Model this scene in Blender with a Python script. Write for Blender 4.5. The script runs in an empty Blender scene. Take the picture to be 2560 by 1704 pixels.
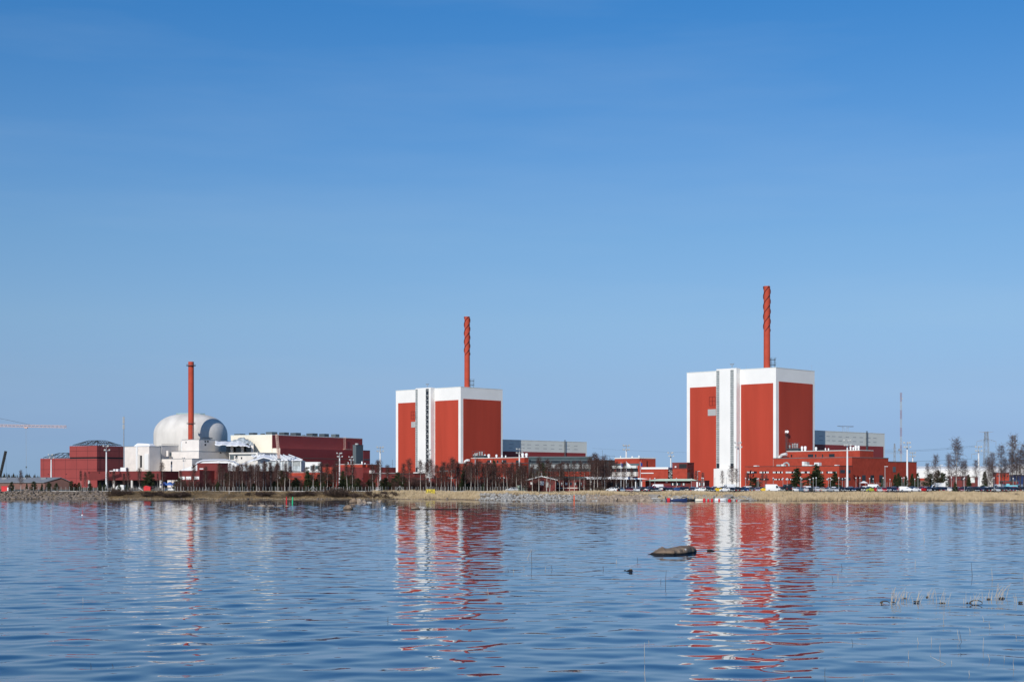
import bpy, bmesh, math, random
import numpy as np
from mathutils import Vector, Matrix
random.seed(7); RNG = np.random.default_rng(7)
S = bpy.context.scene; COL = S.collection
# survey numbers: lens and eye height recovered from the roof lines of the two square towers
F = 3900.0; YH = 1208.0; H = 5.5; G = 2.6
def X_at(px, D): return (px - 1280) / F * D
def Z_at(py, D): return H + (YH - py) / F * D
def pt(px, py, D): return Vector((X_at(px, D), D, Z_at(py, D)))

# ---------------------------------------------------------------- materials
def mat(name, col, rough=.6, var=.12, scale=.3, metal=0., bump=0., bscale=8., spec=.4, col2=None, stretch=(1, 1, 1), corr=0.):
    m = bpy.data.materials.new(name); m.use_nodes = True
    nt = m.node_tree; n = nt.nodes; l = nt.links
    b = n['Principled BSDF']; b.inputs['Roughness'].default_value = rough; b.inputs['Metallic'].default_value = metal
    b.inputs['Specular IOR Level'].default_value = spec
    tc = n.new('ShaderNodeTexCoord'); mp = n.new('ShaderNodeMapping'); mp.inputs['Scale'].default_value = stretch
    l.new(tc.outputs['Object'], mp.inputs['Vector'])
    no = n.new('ShaderNodeTexNoise'); no.inputs['Scale'].default_value = scale; no.inputs['Detail'].default_value = 6
    l.new(mp.outputs[0], no.inputs['Vector'])
    r = n.new('ShaderNodeValToRGB'); r.color_ramp.elements[0].position = .3; r.color_ramp.elements[1].position = .7
    c2 = col2 or tuple(min(1, c * (1 + var)) for c in col)
    c1 = tuple(c * (1 - var) for c in col) if not col2 else col
    r.color_ramp.elements[0].color = (*c1, 1); r.color_ramp.elements[1].color = (*c2, 1)
    l.new(no.outputs['Fac'], r.inputs['Fac']); l.new(r.outputs['Color'], b.inputs['Base Color'])
    if bump or corr:
        bp = n.new('ShaderNodeBump'); bp.inputs['Strength'].default_value = 1; bp.inputs['Distance'].default_value = bump or corr
        if corr:
            w = n.new('ShaderNodeTexWave'); w.bands_direction = 'DIAGONAL'; w.inputs['Scale'].default_value = 3.
            mp2 = n.new('ShaderNodeMapping'); mp2.inputs['Scale'].default_value = (1, 1, 0); l.new(tc.outputs['Object'], mp2.inputs['Vector'])
            l.new(mp2.outputs[0], w.inputs['Vector']); l.new(w.outputs['Fac'], bp.inputs['Height'])
        else:
            nb = n.new('ShaderNodeTexNoise'); nb.inputs['Scale'].default_value = bscale; nb.inputs['Detail'].default_value = 4
            l.new(tc.outputs['Object'], nb.inputs['Vector']); l.new(nb.outputs['Fac'], bp.inputs['Height'])
        l.new(bp.outputs[0], b.inputs['Normal'])
    return m
def grid_mat(name, col, line, sx, sz, rough=.55, var=.06):
    """cladding panels with open joints: joints follow the panel grid of the wall"""
    m = mat(name, col, rough, var, .15); nt = m.node_tree; n = nt.nodes; l = nt.links; b = n['Principled BSDF']
    src = b.inputs['Base Color'].links[0].from_socket
    tc = n.new('ShaderNodeTexCoord'); sep = n.new('ShaderNodeSeparateXYZ'); l.new(tc.outputs['Object'], sep.inputs[0])
    add = n.new('ShaderNodeMath'); add.operation = 'ADD'; l.new(sep.outputs['X'], add.inputs[0]); l.new(sep.outputs['Y'], add.inputs[1])
    def joint(sock, step, w):
        d = n.new('ShaderNodeMath'); d.operation = 'DIVIDE'; l.new(sock, d.inputs[0]); d.inputs[1].default_value = step
        fr = n.new('ShaderNodeMath'); fr.operation = 'FRACT'; l.new(d.outputs[0], fr.inputs[0])
        lt = n.new('ShaderNodeMath'); lt.operation = 'LESS_THAN'; l.new(fr.outputs[0], lt.inputs[0]); lt.inputs[1].default_value = w / step
        return lt.outputs[0]
    mx = n.new('ShaderNodeMath'); mx.operation = 'MAXIMUM'
    l.new(joint(sep.outputs['Z'], sz, .22), mx.inputs[0]); l.new(joint(sep.outputs['X'], sx, .22), mx.inputs[1])
    mix = n.new('ShaderNodeMix'); mix.data_type = 'RGBA'; l.new(mx.outputs[0], mix.inputs['Factor'])
    l.new(src, mix.inputs['A']); mix.inputs['B'].default_value = (*line, 1); l.new(mix.outputs['Result'], b.inputs['Base Color'])
    return m
M = {}
M['white_clad'] = mat('white_clad', (.84, .83, .79), .55, .03, .12, corr=.02)
M['grey_clad'] = mat('grey_clad', (.72, .75, .70), .5, .05, .1, corr=.02)
M['red_clad'] = mat('red_clad', (.43, .058, .033), .65, .11, .12, spec=.15, corr=.02, stretch=(1, 1, .12))
M['red_brick'] = mat('red_brick', (.38, .058, .034), .8, .14, .5, spec=.15)
M['red_dark'] = mat('red_dark', (.17, .027, .024), .65, .10, .3)
M['red_hall'] = mat('red_hall', (.27, .036, .034), .55, .06, .1, corr=.02)
M['red_panel'] = grid_mat('red_panel', (.30, .055, .048), (.10, .02, .02), 9.3, 6.4)
M['stack_red'] = mat('stack_red', (.45, .070, .040), .75, .10, .25, spec=.15)
M['strake'] = mat('strake', (.085, .018, .016), .7, .1, .5)  # stack red made darker: the strakes' shaded side is put into the colour
M['cream'] = mat('cream', (.76, .70, .64), .8, .07, .25, bump=.03, bscale=1.2)
M['cream_wall'] = mat('cream_wall', (.80, .74, .60), .6, .04, .1)
M['concrete'] = mat('concrete', (.70, .665, .61), .85, .15, .12, bump=.02, bscale=1., stretch=(1, 1, .35))
M['tarp'] = mat('tarp', (.85, .86, .87), .7, .05, .6, bump=.12, bscale=.9, spec=.2)
M['sheet'] = mat('sheet', (.50, .55, .56), .3, .30, .5, bump=.1, bscale=1.)
M['steel'] = mat('steel', (.33, .35, .36), .45, .15, 1., metal=.3)
M['steel_dark'] = mat('steel_dark', (.06, .075, .085), .5, .2, 1.)
M['teal'] = mat('teal', (.045, .075, .080), .35, .25, .4)
M['slate'] = mat('slate', (.10, .125, .135), .5, .1, .2)
M['glass_dark'] = mat('glass_dark', (.02, .025, .03), .12, .3, .6, spec=.6)
M['glass_grey'] = mat('glass_grey', (.36, .38, .37), .35, .2, .8, spec=.6)
M['white'] = mat('white', (.80, .80, .78), .5, .05, 2.)
M['white_pole'] = mat('white_pole', (.78, .79, .78), .45, .05, 2.)
M['roof_grey'] = mat('roof_grey', (.22, .235, .25), .6, .12, .6)
M['roof_dark'] = mat('roof_dark', (.05, .05, .05), .8, .2, .6)
M['roof_green'] = mat('roof_green', (.45, .58, .48), .6, .08, .6)
M['brown_wall'] = mat('brown_wall', (.20, .105, .085), .75, .12, .6)
M['black'] = mat('black', (.012, .012, .014), .6, .2, 2.)
M['pink_steel'] = mat('pink_steel', (.60, .40, .33), .5, .15, 1.)
M['mast_red'] = mat('mast_red', (.30, .17, .18), .5, .1, 1.)
M['lamp_glass'] = mat('lamp_glass', (.85, .86, .86), .15, .03, 2.)
M['yellow'] = mat('yellow', (.80, .62, .05), .6, .06, 1.)
M['buoy_red'] = mat('buoy_red', (.62, .02, .025), .45, .1, 2.)
M['buoy_green'] = mat('buoy_green', (.02, .50, .22), .45, .1, 2.)
M['orange'] = mat('orange', (.75, .12, .04), .5, .1, 2.)
M['flag_blue'] = mat('flag_blue', (.03, .06, .25), .8, .1, 2.)
M['navy'] = mat('navy', (.02, .04, .12), .4, .15, 1.)
M['blue_roof'] = mat('blue_roof', (.04, .13, .42), .5, .1, 1.)
M['turquoise'] = mat('turquoise', (.20, .52, .60), .5, .1, 1.)
M['wood'] = mat('wood', (.30, .27, .23), .85, .2, 1.5)
M['tyre'] = mat('tyre', (.015, .015, .016), .85, .1, 4.)
M['hub'] = mat('hub', (.45, .46, .47), .35, .1, 4., metal=.8)
M['car_glass'] = mat('car_glass', (.015, .02, .025), .06, .2, 2., spec=.7)
M['galv'] = mat('galv', (.42, .43, .42), .5, .1, 2.)
M['mesh_wire'] = mat('mesh_wire', (.16, .18, .17), .6, .1, 2.)
M['asphalt'] = mat('asphalt', (.05, .05, .05), .9, .2, .4)
M['roof_membrane'] = mat('roof_membrane', (.16, .16, .16), .9, .15, .3)
M['bark_birch'] = mat('bark_birch', (.62, .58, .52), .8, .1, 3., col2=(.28, .24, .21), stretch=(1, 1, 2.5))
M['bark_dark'] = mat('bark_dark', (.075, .055, .042), .9, .25, 3.)
M['twig'] = mat('twig', (.085, .042, .034), .85, .3, 1.2)
M['twig_grey'] = mat('twig_grey', (.11, .075, .070), .85, .3, 1.2)
M['needle'] = mat('needle', (.016, .027, .010), .8, .3, 1.1, col2=(.045, .06, .018))
M['needle_brown'] = mat('needle_brown', (.03, .03, .012), .8, .3, 1.1, col2=(.075, .055, .025))
M['shrub'] = mat('shrub', (.045, .03, .022), .9, .3, 1.4, col2=(.11, .07, .05))
M['reed'] = mat('reed', (.44, .33, .185), .85, .3, .7, col2=(.70, .55, .35))
M['dry_grass'] = mat('dry_grass', (.085, .058, .034), .9, .3, .16, col2=(.34, .235, .12))
M['stone'] = mat('stone', (.10, .083, .068), .9, .3, 1.1, bump=.05, bscale=5., col2=(.28, .22, .17))
M['stone_white'] = mat('stone_white', (.15, .145, .135), .9, .3, 1.0, bump=.05, bscale=5., col2=(.52, .50, .46))
M['stone_beige'] = mat('stone_beige', (.20, .155, .115), .9, .3, .9, bump=.08, bscale=5., col2=(.46, .36, .27))
M['reed_stalk'] = mat('reed_stalk', (.36, .30, .23), .7, .3, 9., col2=(.58, .52, .43))
M['root'] = mat('root', (.07, .055, .04), .9, .3, 9.)

def boulder_mat():
    m = mat('boulder', (.12, .080, .052), .85, .3, 1.4, col2=(.33, .24, .16), bump=.10, bscale=6.)
    nt = m.node_tree; n = nt.nodes; l = nt.links; b = n['Principled BSDF']
    src = b.inputs['Base Color'].links[0].from_socket
    g = n.new('ShaderNodeNewGeometry'); s = n.new('ShaderNodeSeparateXYZ'); l.new(g.outputs['Position'], s.inputs[0])
    no = n.new('ShaderNodeTexNoise'); no.inputs['Scale'].default_value = 2.
    ad = n.new('ShaderNodeMath'); ad.operation = 'MULTIPLY_ADD'; l.new(no.outputs['Fac'], ad.inputs[0]); ad.inputs[1].default_value = -.16; l.new(s.outputs['Z'], ad.inputs[2])
    mr = n.new('ShaderNodeMapRange'); l.new(ad.outputs[0], mr.inputs['Value']); mr.inputs['From Min'].default_value = .04; mr.inputs['From Max'].default_value = .11
    mix = n.new('ShaderNodeMix'); mix.data_type = 'RGBA'; l.new(mr.outputs[0], mix.inputs['Factor']); mix.inputs['A'].default_value = (.010, .009, .008, 1)
    l.new(src, mix.inputs['B'])
    # bird droppings: white splashes near the crest
    v = n.new('ShaderNodeTexNoise'); v.inputs['Scale'].default_value = 2.6; v.inputs['Detail'].default_value = 3
    vr = n.new('ShaderNodeMapRange'); l.new(v.outputs['Fac'], vr.inputs['Value']); vr.inputs['From Min'].default_value = .61; vr.inputs['From Max'].default_value = .64
    mx2 = n.new('ShaderNodeMix'); mx2.data_type = 'RGBA'; l.new(vr.outputs[0], mx2.inputs['Factor']); l.new(mix.outputs['Result'], mx2.inputs['A']); mx2.inputs['B'].default_value = (.75, .74, .70, 1)
    l.new(mx2.outputs['Result'], b.inputs['Base Color'])
    return m
M['boulder'] = boulder_mat()

# ---------------------------------------------------------------- mesh builder
class MB:
    def __init__(s): s.v = []; s.f = []; s.m = []
    def add(s, vs, fs, m=0):
        o = len(s.v); s.v += [tuple(v) for v in vs]; s.f += [tuple(i + o for i in f) for f in fs]; s.m += [m] * len(fs); return s
    def hexa(s, p, m=0):   # p: 4 bottom ccw, 4 top ccw
        return s.add(p, [(3, 2, 1, 0), (4, 5, 6, 7), (0, 1, 5, 4), (1, 2, 6, 5), (2, 3, 7, 6), (3, 0, 4, 7)], m)
    def fbox(s, fr, a0, a1, b0, b1, z0, z1, m=0):
        q = [fr.p(a, b) for a, b in ((a0, b0), (a1, b0), (a1, b1), (a0, b1))]
        return s.hexa([(x, y, z0) for x, y in q] + [(x, y, z1) for x, y in q], m)
    def box(s, c, d, m=0):
        x, y, z = c; a, b, e = d[0] / 2, d[1] / 2, d[2] / 2
        return s.hexa([(x-a, y-b, z-e), (x+a, y-b, z-e), (x+a, y+b, z-e), (x-a, y+b, z-e), (x-a, y-b, z+e), (x+a, y-b, z+e), (x+a, y+b, z+e), (x-a, y+b, z+e)], m)
    def tube(s, p, q, r0, r1=None, n=6, m=0, caps=True):
        p = Vector(p); q = Vector(q); r1 = r0 if r1 is None else r1; d = (q - p)
        if d.length < 1e-6: return s
        d.normalize(); u = d.orthogonal().normalized(); w = d.cross(u); vs = []
        for c, r in ((p, r0), (q, r1)):
            for i in range(n):
                t = 2 * math.pi * i / n; vs.append(c + u * (r * math.cos(t)) + w * (r * math.sin(t)))
        fs = [(i, (i + 1) % n, n + (i + 1) % n, n + i) for i in range(n)]
        if caps: fs += [tuple(range(n - 1, -1, -1)), tuple(range(n, 2 * n))]
        return s.add(vs, fs, m)
    def path(s, pts, rs, n=5, m=0):
        for i in range(len(pts) - 1): s.tube(pts[i], pts[i + 1], rs[i], rs[i + 1], n, m, caps=(i == 0 or i == len(pts) - 2))
        return s
    def lathe(s, c, prof, n=24, m=0, caps=True):
        vs = []; k = len(prof)
        for r, z in prof:
            for i in range(n):
                t = 2 * math.pi * i / n; vs.append((c[0] + r * math.cos(t), c[1] + r * math.sin(t), z))
        fs = []
        for j in range(k - 1):
            for i in range(n):
                fs.append((j * n + i, j * n + (i + 1) % n, (j + 1) * n + (i + 1) % n, (j + 1) * n + i))
        if caps: fs += [tuple(range(n - 1, -1, -1)), tuple((k - 1) * n + i for i in range(n))]
        return s.add(vs, fs, m)
    def prism(s, poly, off, m=0):
        k = len(poly); off = Vector(off); vs = [Vector(p) for p in poly] + [Vector(p) + off for p in poly]
        fs = [tuple(range(k)), tuple(range(2 * k - 1, k - 1, -1))] + [(i, k + i, k + (i + 1) % k, (i + 1) % k) for i in range(k)]
        return s.add(vs, fs, m)
    def rings(s, rings, m=0, caps=True):
        n = len(rings[0]); vs = [p for r in rings for p in r]; fs = []
        for j in range(len(rings) - 1):
            for i in range(n): fs.append((j*n+i, j*n+(i+1) % n, (j+1)*n+(i+1) % n, (j+1)*n+i))
        if caps: fs += [tuple(range(n - 1, -1, -1)), tuple((len(rings)-1)*n+i for i in range(n))]
        return s.add(vs, fs, m)

def root_of(o):
    while o.parent: o = o.parent
    return o
def obj(name, mb, mats, parent=None, smooth=False, label=None):
    if not isinstance(mats, (list, tuple)): mats = [mats]
    off = root_of(parent).location if parent else Vector((0, 0, 0))
    me = bpy.data.meshes.new(name)
    va = np.array(mb.v, dtype=float) - np.array(off)
    me.from_pydata(va.tolist(), [], mb.f)
    for m in mats: me.materials.append(M[m] if isinstance(m, str) else m)
    if len(mats) > 1: me.polygons.foreach_set('material_index', mb.m)
    if len(mb.f) < 60000:
        bm = bmesh.new(); bm.from_mesh(me); bmesh.ops.recalc_face_normals(bm, faces=bm.faces); bm.to_mesh(me); bm.free()
    if smooth:
        me.polygons.foreach_set('use_smooth', [True] * len(me.polygons))
        if smooth != 'all' and hasattr(me, 'set_sharp_from_angle'): me.set_sharp_from_angle(angle=math.radians(40))
    me.update()
    o = bpy.data.objects.new(name, me); COL.objects.link(o); o.parent = parent
    if label: o['label'] = label
    return o
def tag(o, label, cat, group=None, kind=None):
    o['label'] = label; o['category'] = cat
    if group: o['group'] = group
    if kind: o['kind'] = kind
    return o
def thing(name, label, cat, loc, group=None):
    o = bpy.data.objects.new(name, None); COL.objects.link(o); o.location = loc; o.empty_display_size = .5
    return tag(o, label, cat, group)
def kids(o): return [c for c in bpy.data.objects if c.parent == o]
TREE = {}
def snapshot(o): TREE[o.name] = [(c, [g for g in kids(c)]) for c in kids(o)]
def dup(root, loc, rz=0, sc=1., label=None, group=None, parts=True):
    r = root.copy(); COL.objects.link(r); r.location = loc; r.rotation_euler = (0, 0, rz)
    r.scale = sc if isinstance(sc, (tuple, list)) else (sc, sc, sc)
    if label: r['label'] = label
    if group: r['group'] = group
    if parts:
        for c, gs in TREE[root.name]:
            k = c.copy(); COL.objects.link(k); k.parent = r
            for g in gs: d = g.copy(); COL.objects.link(d); d.parent = k
    return r
USED = set()
def place(root, loc, rz=0, sc=1., label=None, group=None):
    if root.name not in USED:
        USED.add(root.name); root.location = loc; root.rotation_euler = (0, 0, rz); root.scale = sc if isinstance(sc, (tuple, list)) else (sc, sc, sc)
        if label: root['label'] = label
        if group: root['group'] = group
        return root
    return dup(root, loc, rz, sc, label, group)

class Fr:
    """frame of a building: a runs along the front wall to the right, b runs back along the side wall"""
    def __init__(s, C, ang=-43.2):
        s.c = (C[0], C[1]); t = math.radians(ang); s.u = (math.cos(t), math.sin(t)); s.w = (-math.sin(t), math.cos(t))
    def p(s, a, b): return (s.c[0] + a * s.u[0] + b * s.w[0], s.c[1] + a * s.u[1] + b * s.w[1])
    def P(s, a, b, z): x, y = s.p(a, b); return Vector((x, y, z))
    def a_at(s, px, b):
        x, y = s.p(0, b); t = (px - 1280) / F; return (t * y - x) / (s.u[0] - t * s.u[1])
    def b_at(s, px, a):
        x, y = s.p(a, 0); t = (px - 1280) / F; return (t * y - x) / (s.w[0] - t * s.w[1])
    def z(s, a, b, py): return Z_at(py, s.p(a, b)[1])
def fr_at(px, D, ang=-43.2): return Fr((X_at(px, D), D), ang)

def on_front(mb, fr, b, x0, x1, y0, y1, out=.12, m=0, back=0.):
    a0, a1 = fr.a_at(x0, b), fr.a_at(x1, b); am = (a0 + a1) / 2
    return mb.fbox(fr, a0, a1, b - out, b + back, fr.z(am, b, y1), fr.z(am, b, y0), m)
def on_side(mb, fr, a, x0, x1, y0, y1, out=.12, m=0, back=0.):
    b0, b1 = fr.b_at(x0, a), fr.b_at(x1, a); bm = (b0 + b1) / 2
    return mb.fbox(fr, a - back, a + out, b0, b1, fr.z(a, bm, y1), fr.z(a, bm, y0), m)

def block(name, label, cat, fr, a0, a1, b0, b1, z1, wm, z0=G, cap='roof_membrane', group=None, capname='roof', lip=.35):
    """a building: walls and a parapet roof"""
    r = thing(name, label, cat, (*fr.p((a0 + a1) / 2, (b0 + b1) / 2), z0), group)
    obj('wall', MB().fbox(fr, a0, a1, b0, b1, z0, z1), wm, r)
    if cap: obj(capname, MB().fbox(fr, a0 - .12, a1 + .12, b0 - .12, b1 + .12, z1 + .003, z1 + lip), cap, r)
    return r

# ---------------------------------------------------------------- camera, sky, sun
cam = bpy.data.cameras.new('camera'); co = bpy.data.objects.new('camera', cam); COL.objects.link(co); S.camera = co
co.location = (0, 0, H); co.rotation_euler = (math.radians(90), 0, 0)
cam.sensor_width = 36; cam.sensor_fit = 'HORIZONTAL'; cam.lens = F / 2560 * 36
cam.shift_x = 0; cam.shift_y = (YH - 852) / 2560; cam.clip_start = .5; cam.clip_end = 20000
SUN_EL = math.radians(27); sun_dir = Vector((-.358, -.934, 0)).normalized() * math.cos(SUN_EL) + Vector((0, 0, math.sin(SUN_EL)))
sl = bpy.data.lights.new('sun', 'SUN'); sl.energy = 3.8; sl.angle = math.radians(.5); sl.color = (1, .955, .89)
so = bpy.data.objects.new('sun', sl); COL.objects.link(so); so.rotation_euler = sun_dir.to_track_quat('Z', 'Y').to_euler()
W = bpy.data.worlds.new('World'); S.world = W; W.use_nodes = True
wn = W.node_tree.nodes; wl = W.node_tree.links; bg = wn['Background']; bg.inputs['Strength'].default_value = SKY_STRENGTH = .115
sky = wn.new('ShaderNodeTexSky'); sky.sky_type = 'NISHITA'; sky.sun_disc = False; sky.sun_elevation = SUN_EL
sky.sun_rotation = math.atan2(sun_dir.x, sun_dir.y); sky.altitude = 0; sky.air_density = 1.0; sky.dust_density = .15; sky.ozone_density = 4.0
# clear northern air: the sky grows bluer and deeper away from the horizon (measured by elevation)
tc = wn.new('ShaderNodeTexCoord'); sp_ = wn.new('ShaderNodeSeparateXYZ'); wl.new(tc.outputs['Generated'], sp_.inputs[0])
rp = wn.new('ShaderNodeValToRGB'); el = rp.color_ramp.elements
for i, (z_, c_) in enumerate(((.0014, (.268, .441, .90)), (.0315, (.326, .432, .775)), (.066, (.433, .504, .716)), (.1028, (.529, .601, .734)), (.154, (.527, .660, .780)), (.2017, (.444, .659, .831)), (.2948, (.251, .626, .894)), (1., (.20, .55, .85)))):
    e_ = el[i] if i < 2 else el.new(z_); e_.position = z_; e_.color = (*c_, 1)
wl.new(sp_.outputs['Z'], rp.inputs['Fac'])
mul = wn.new('ShaderNodeMix'); mul.data_type = 'RGBA'; mul.blend_type = 'MULTIPLY'; mul.inputs['Factor'].default_value = 1
wl.new(sky.outputs[0], mul.inputs['A']); wl.new(rp.outputs['Color'], mul.inputs['B'])
# thin cirrus streaks far up
mp = wn.new('ShaderNodeMapping'); mp.inputs['Scale'].default_value = (2.2, 2.2, 16); mp.inputs['Rotation'].default_value = (0, math.radians(24), 0)
wl.new(tc.outputs['Generated'], mp.inputs['Vector'])
nz = wn.new('ShaderNodeTexNoise'); nz.inputs['Scale'].default_value = 1.3; nz.inputs['Detail'].default_value = 7; nz.inputs['Roughness'].default_value = .55
wl.new(mp.outputs[0], nz.inputs['Vector'])
rm = wn.new('ShaderNodeMapRange'); rm.inputs['From Min'].default_value = .47; rm.inputs['From Max'].default_value = .80; rm.inputs['To Max'].default_value = .11
wl.new(nz.outputs['Fac'], rm.inputs['Value'])
mxs = wn.new('ShaderNodeMix'); mxs.data_type = 'RGBA'; wl.new(rm.outputs[0], mxs.inputs['Factor']); wl.new(mul.outputs['Result'], mxs.inputs['A'])
mxs.inputs['B'].default_value = (4.3, 5.4, 6.6, 1); wl.new(mxs.outputs['Result'], bg.inputs['Color'])
S.view_settings.view_transform = 'Standard'; S.view_settings.look = 'None'; S.view_settings.exposure = 0; S.view_settings.gamma = 1
S.render.engine = 'CYCLES'; S.cycles.use_denoising = True; S.cycles.max_bounces = 6; S.cycles.sample_clamp_indirect = 6
S.render.filter_size = 1.3

# ---------------------------------------------------------------- water and ground
def water_mat():
    m = bpy.data.materials.new('water'); m.use_nodes = True; n = m.node_tree.nodes; l = m.node_tree.links; b = n['Principled BSDF']
    b.inputs['Base Color'].default_value = (.006, .038, .092, 1); b.inputs['Roughness'].default_value = .02; b.inputs['IOR'].default_value = 1.333
    g = n.new('ShaderNodeNewGeometry')
    def noise(scale, detail, rough, stretch, rot=0.):
        mp = n.new('ShaderNodeMapping'); mp.inputs['Scale'].default_value = stretch; mp.inputs['Rotation'].default_value = (0, 0, rot)
        l.new(g.outputs['Position'], mp.inputs['Vector'])
        t = n.new('ShaderNodeTexNoise'); t.inputs['Scale'].default_value = scale; t.inputs['Detail'].default_value = detail; t.inputs['Roughness'].default_value = rough
        l.new(mp.outputs[0], t.inputs['Vector']); return t.outputs['Fac']
    def math_(op, a, b_):
        k = n.new('ShaderNodeMath'); k.operation = op
        for i, v in enumerate((a, b_)):
            if isinstance(v, (int, float)): k.inputs[i].default_value = v
            else: l.new(v, k.inputs[i])
        return k.outputs[0]
    # wind patches
    patch = n.new('ShaderNodeMapRange'); l.new(noise(.012, 3, .5, (.5, 1.6, 1)), patch.inputs['Value'])
    patch.inputs['From Min'].default_value = .35; patch.inputs['From Max'].default_value = .68; patch.inputs['To Min'].default_value = .75; patch.inputs['To Max'].default_value = 1.3
    h2 = math_('MULTIPLY', noise(1.5, 1., .45, (1., 1., 1), -.2), RIP1)
    h3 = math_('MULTIPLY', noise(4.2, .5, .4, (1, 1, 1), .4), RIP2)
    h = math_('MULTIPLY', math_('ADD', h2, h3), patch.outputs[0])
    bp = n.new('ShaderNodeBump'); bp.inputs['Strength'].default_value = 1; bp.inputs['Distance'].default_value = 1
    if 'Filter Width' in bp.inputs: bp.inputs['Filter Width'].default_value = .03
    l.new(h, bp.inputs['Height']); l.new(bp.outputs[0], b.inputs['Normal'])
    return m
RIP1, RIP2, SLOPE = .0026, .0008, .034
M['water'] = water_mat()
def shore(x):
    x = np.asarray(x, float)
    return 513 - 23 * np.tanh((x + 11) / 7) + 1.6 * np.sin(x * .11) + 1.0 * np.sin(x * .31 + 1) + .5 * np.sin(x * .9) + 4 * np.exp(-((x - 150) / 50) ** 2)
def bank_w(x): x = np.asarray(x, float); return 20 + 8 / (1 + np.exp(-(x + 5) / 8)) + 10 / (1 + np.exp(-(x - 84) / 5))
def ground_z(x, y):
    s = y - shore(x); w = bank_w(x)
    t = np.clip(s / w, 0, 1); k_ = 1 / (1 + np.exp(-(np.asarray(x, float) - 84) / 5)); t = t * t * (3 - 2 * t) * (1 - k_) + (.22 * t + .78 * np.clip((t - .55) / .45, 0, 1) ** 1.5) * k_
    return np.where(s < 0, s * .1, .12 + (G - .12) * t)
def water_mesh():
    """wavy bay surface: a fan of fine cells where one can see ripples, flat sheets beside it"""
    wr = np.random.default_rng(21); NC, Y0, Y1 = 760, 16., 560.
    ys = [Y0]
    while ys[-1] < Y1: ys.append(ys[-1] + float(np.clip(ys[-1] * .0016, .06, .45)))
    ys = np.array(ys); tt = np.linspace(-.50, .50, NC); Yg = np.repeat(ys[:, None], NC, 1); Xg = 2 * np.sqrt((.5 * Yg) ** 2 + 28 ** 2) * tt[None, :]
    Z = np.zeros_like(Yg); N = 72
    for i in range(N):
        lam = .75 * (6.5 / .75) ** ((i + wr.random()) / N); k = 2 * math.pi / lam; th = math.pi / 2 + wr.normal(.25, .75); w = math.exp(-((math.log(lam / 2.4)) / .62) ** 2 / 2)
        Z += (SLOPE * w * math.sqrt(2 / N) / .72 / k) * np.sin(k * (math.cos(th) * Xg + math.sin(th) * Yg) + wr.uniform(0, 6.28))
    calm = .94 + .13 * np.sin(Xg * .021 + 1.3 * np.sin(Yg * .013) + .8) * np.sin(Yg * .034 + Xg * .009) + .07 * np.sin(Xg * .09 + Yg * .05)
    edge = np.clip((.5 - np.abs(tt)) / .06, 0, 1)[None, :] * np.clip((Yg - Y0) / 4, 0, 1) * np.clip((Y1 - Yg) / 20, 0, 1)
    lee = np.interp(Yg, [30, 60, 140, 300, 560], [1.12, 1.08, .86, .66, .60])   # offshore wind: the far water lies in the lee of the shore
    Z *= calm * edge * lee; R_ = len(ys)
    V = np.stack([Xg, Yg, Z], -1).reshape(-1, 3); extra = [(-4000, -400, 0), (4000, -400, 0), (4000, 600, 0), (-4000, 600, 0)]
    j, i = np.meshgrid(np.arange(R_ - 1), np.arange(NC - 1), indexing='ij'); a = (j * NC + i).ravel(); q = np.stack([a, a + 1, a + NC + 1, a + NC], 1)
    nv = len(V); o = nv; tail = [[o, o + 1, NC - 1, 0], [o + 1, o + 2, (R_ - 1) * NC + NC - 1, NC - 1], [o + 2, o + 3, (R_ - 1) * NC, (R_ - 1) * NC + NC - 1], [o + 3, o, 0, (R_ - 1) * NC]]
    V = np.concatenate([V, np.array(extra, float)]); q = np.concatenate([q, np.array(tail)]); me = bpy.data.meshes.new('water')
    me.vertices.add(len(V)); me.vertices.foreach_set('co', V.ravel()); me.loops.add(q.size); me.loops.foreach_set('vertex_index', q.ravel().astype(np.int32))
    me.polygons.add(len(q)); me.polygons.foreach_set('loop_start', np.arange(0, q.size, 4, dtype=np.int32)); me.polygons.foreach_set('loop_total', np.full(len(q), 4, np.int32))
    me.update(calc_edges=True); me.polygons.foreach_set('use_smooth', [True] * len(q)); me.materials.append(M['water']); o = bpy.data.objects.new('water', me); COL.objects.link(o); return o
tag(water_mesh(), 'rippled blue bay water mirroring the red and white towers', 'water', kind='structure')
xs = np.concatenate([np.linspace(-3500, -290, 30), np.arange(-285, 290, 2.5), np.linspace(292, 3500, 30)])
ss = np.concatenate([[-60, -20, -6, -2, -.5, .4], np.arange(1, 46, 1.8), [48, 60, 100, 300, 1000, 5000]])
gx, gs = np.meshgrid(xs, ss); gy = shore(gx) + gs; gz = ground_z(gx, gy)
inner = (gs > .3) & (gs < 44); gz = gz + np.where(inner, RNG.normal(0, .10, gz.shape), 0)
gm = MB(); gm.v = np.stack([gx, gy, gz], -1).reshape(-1, 3).tolist(); nx = len(xs)
gm.f = [(j*nx+i, j*nx+i+1, (j+1)*nx+i+1, (j+1)*nx+i) for j in range(len(ss)-1) for i in range(nx-1)]; gm.m = [0] * len(gm.f)
M['ground'] = mat('ground', (.075, .055, .035), .95, .3, .12, col2=(.26, .185, .10), bump=.06, bscale=2.)
tag(obj('ground', gm, 'ground', smooth='all'), 'flat shore ground with dry brown grass banks', 'ground', kind='structure')
lot = MB().add([(X_at(1470, 552), 552, G + .01), (420, 552, G + .01), (420, 690, G + .01), (X_at(1470, 690), 690, G + .01)], [(0, 1, 2, 3)])
tag(obj('car_park', lot, 'asphalt'), 'dark asphalt car park behind the golden reeds', 'car park', kind='structure')
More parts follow.
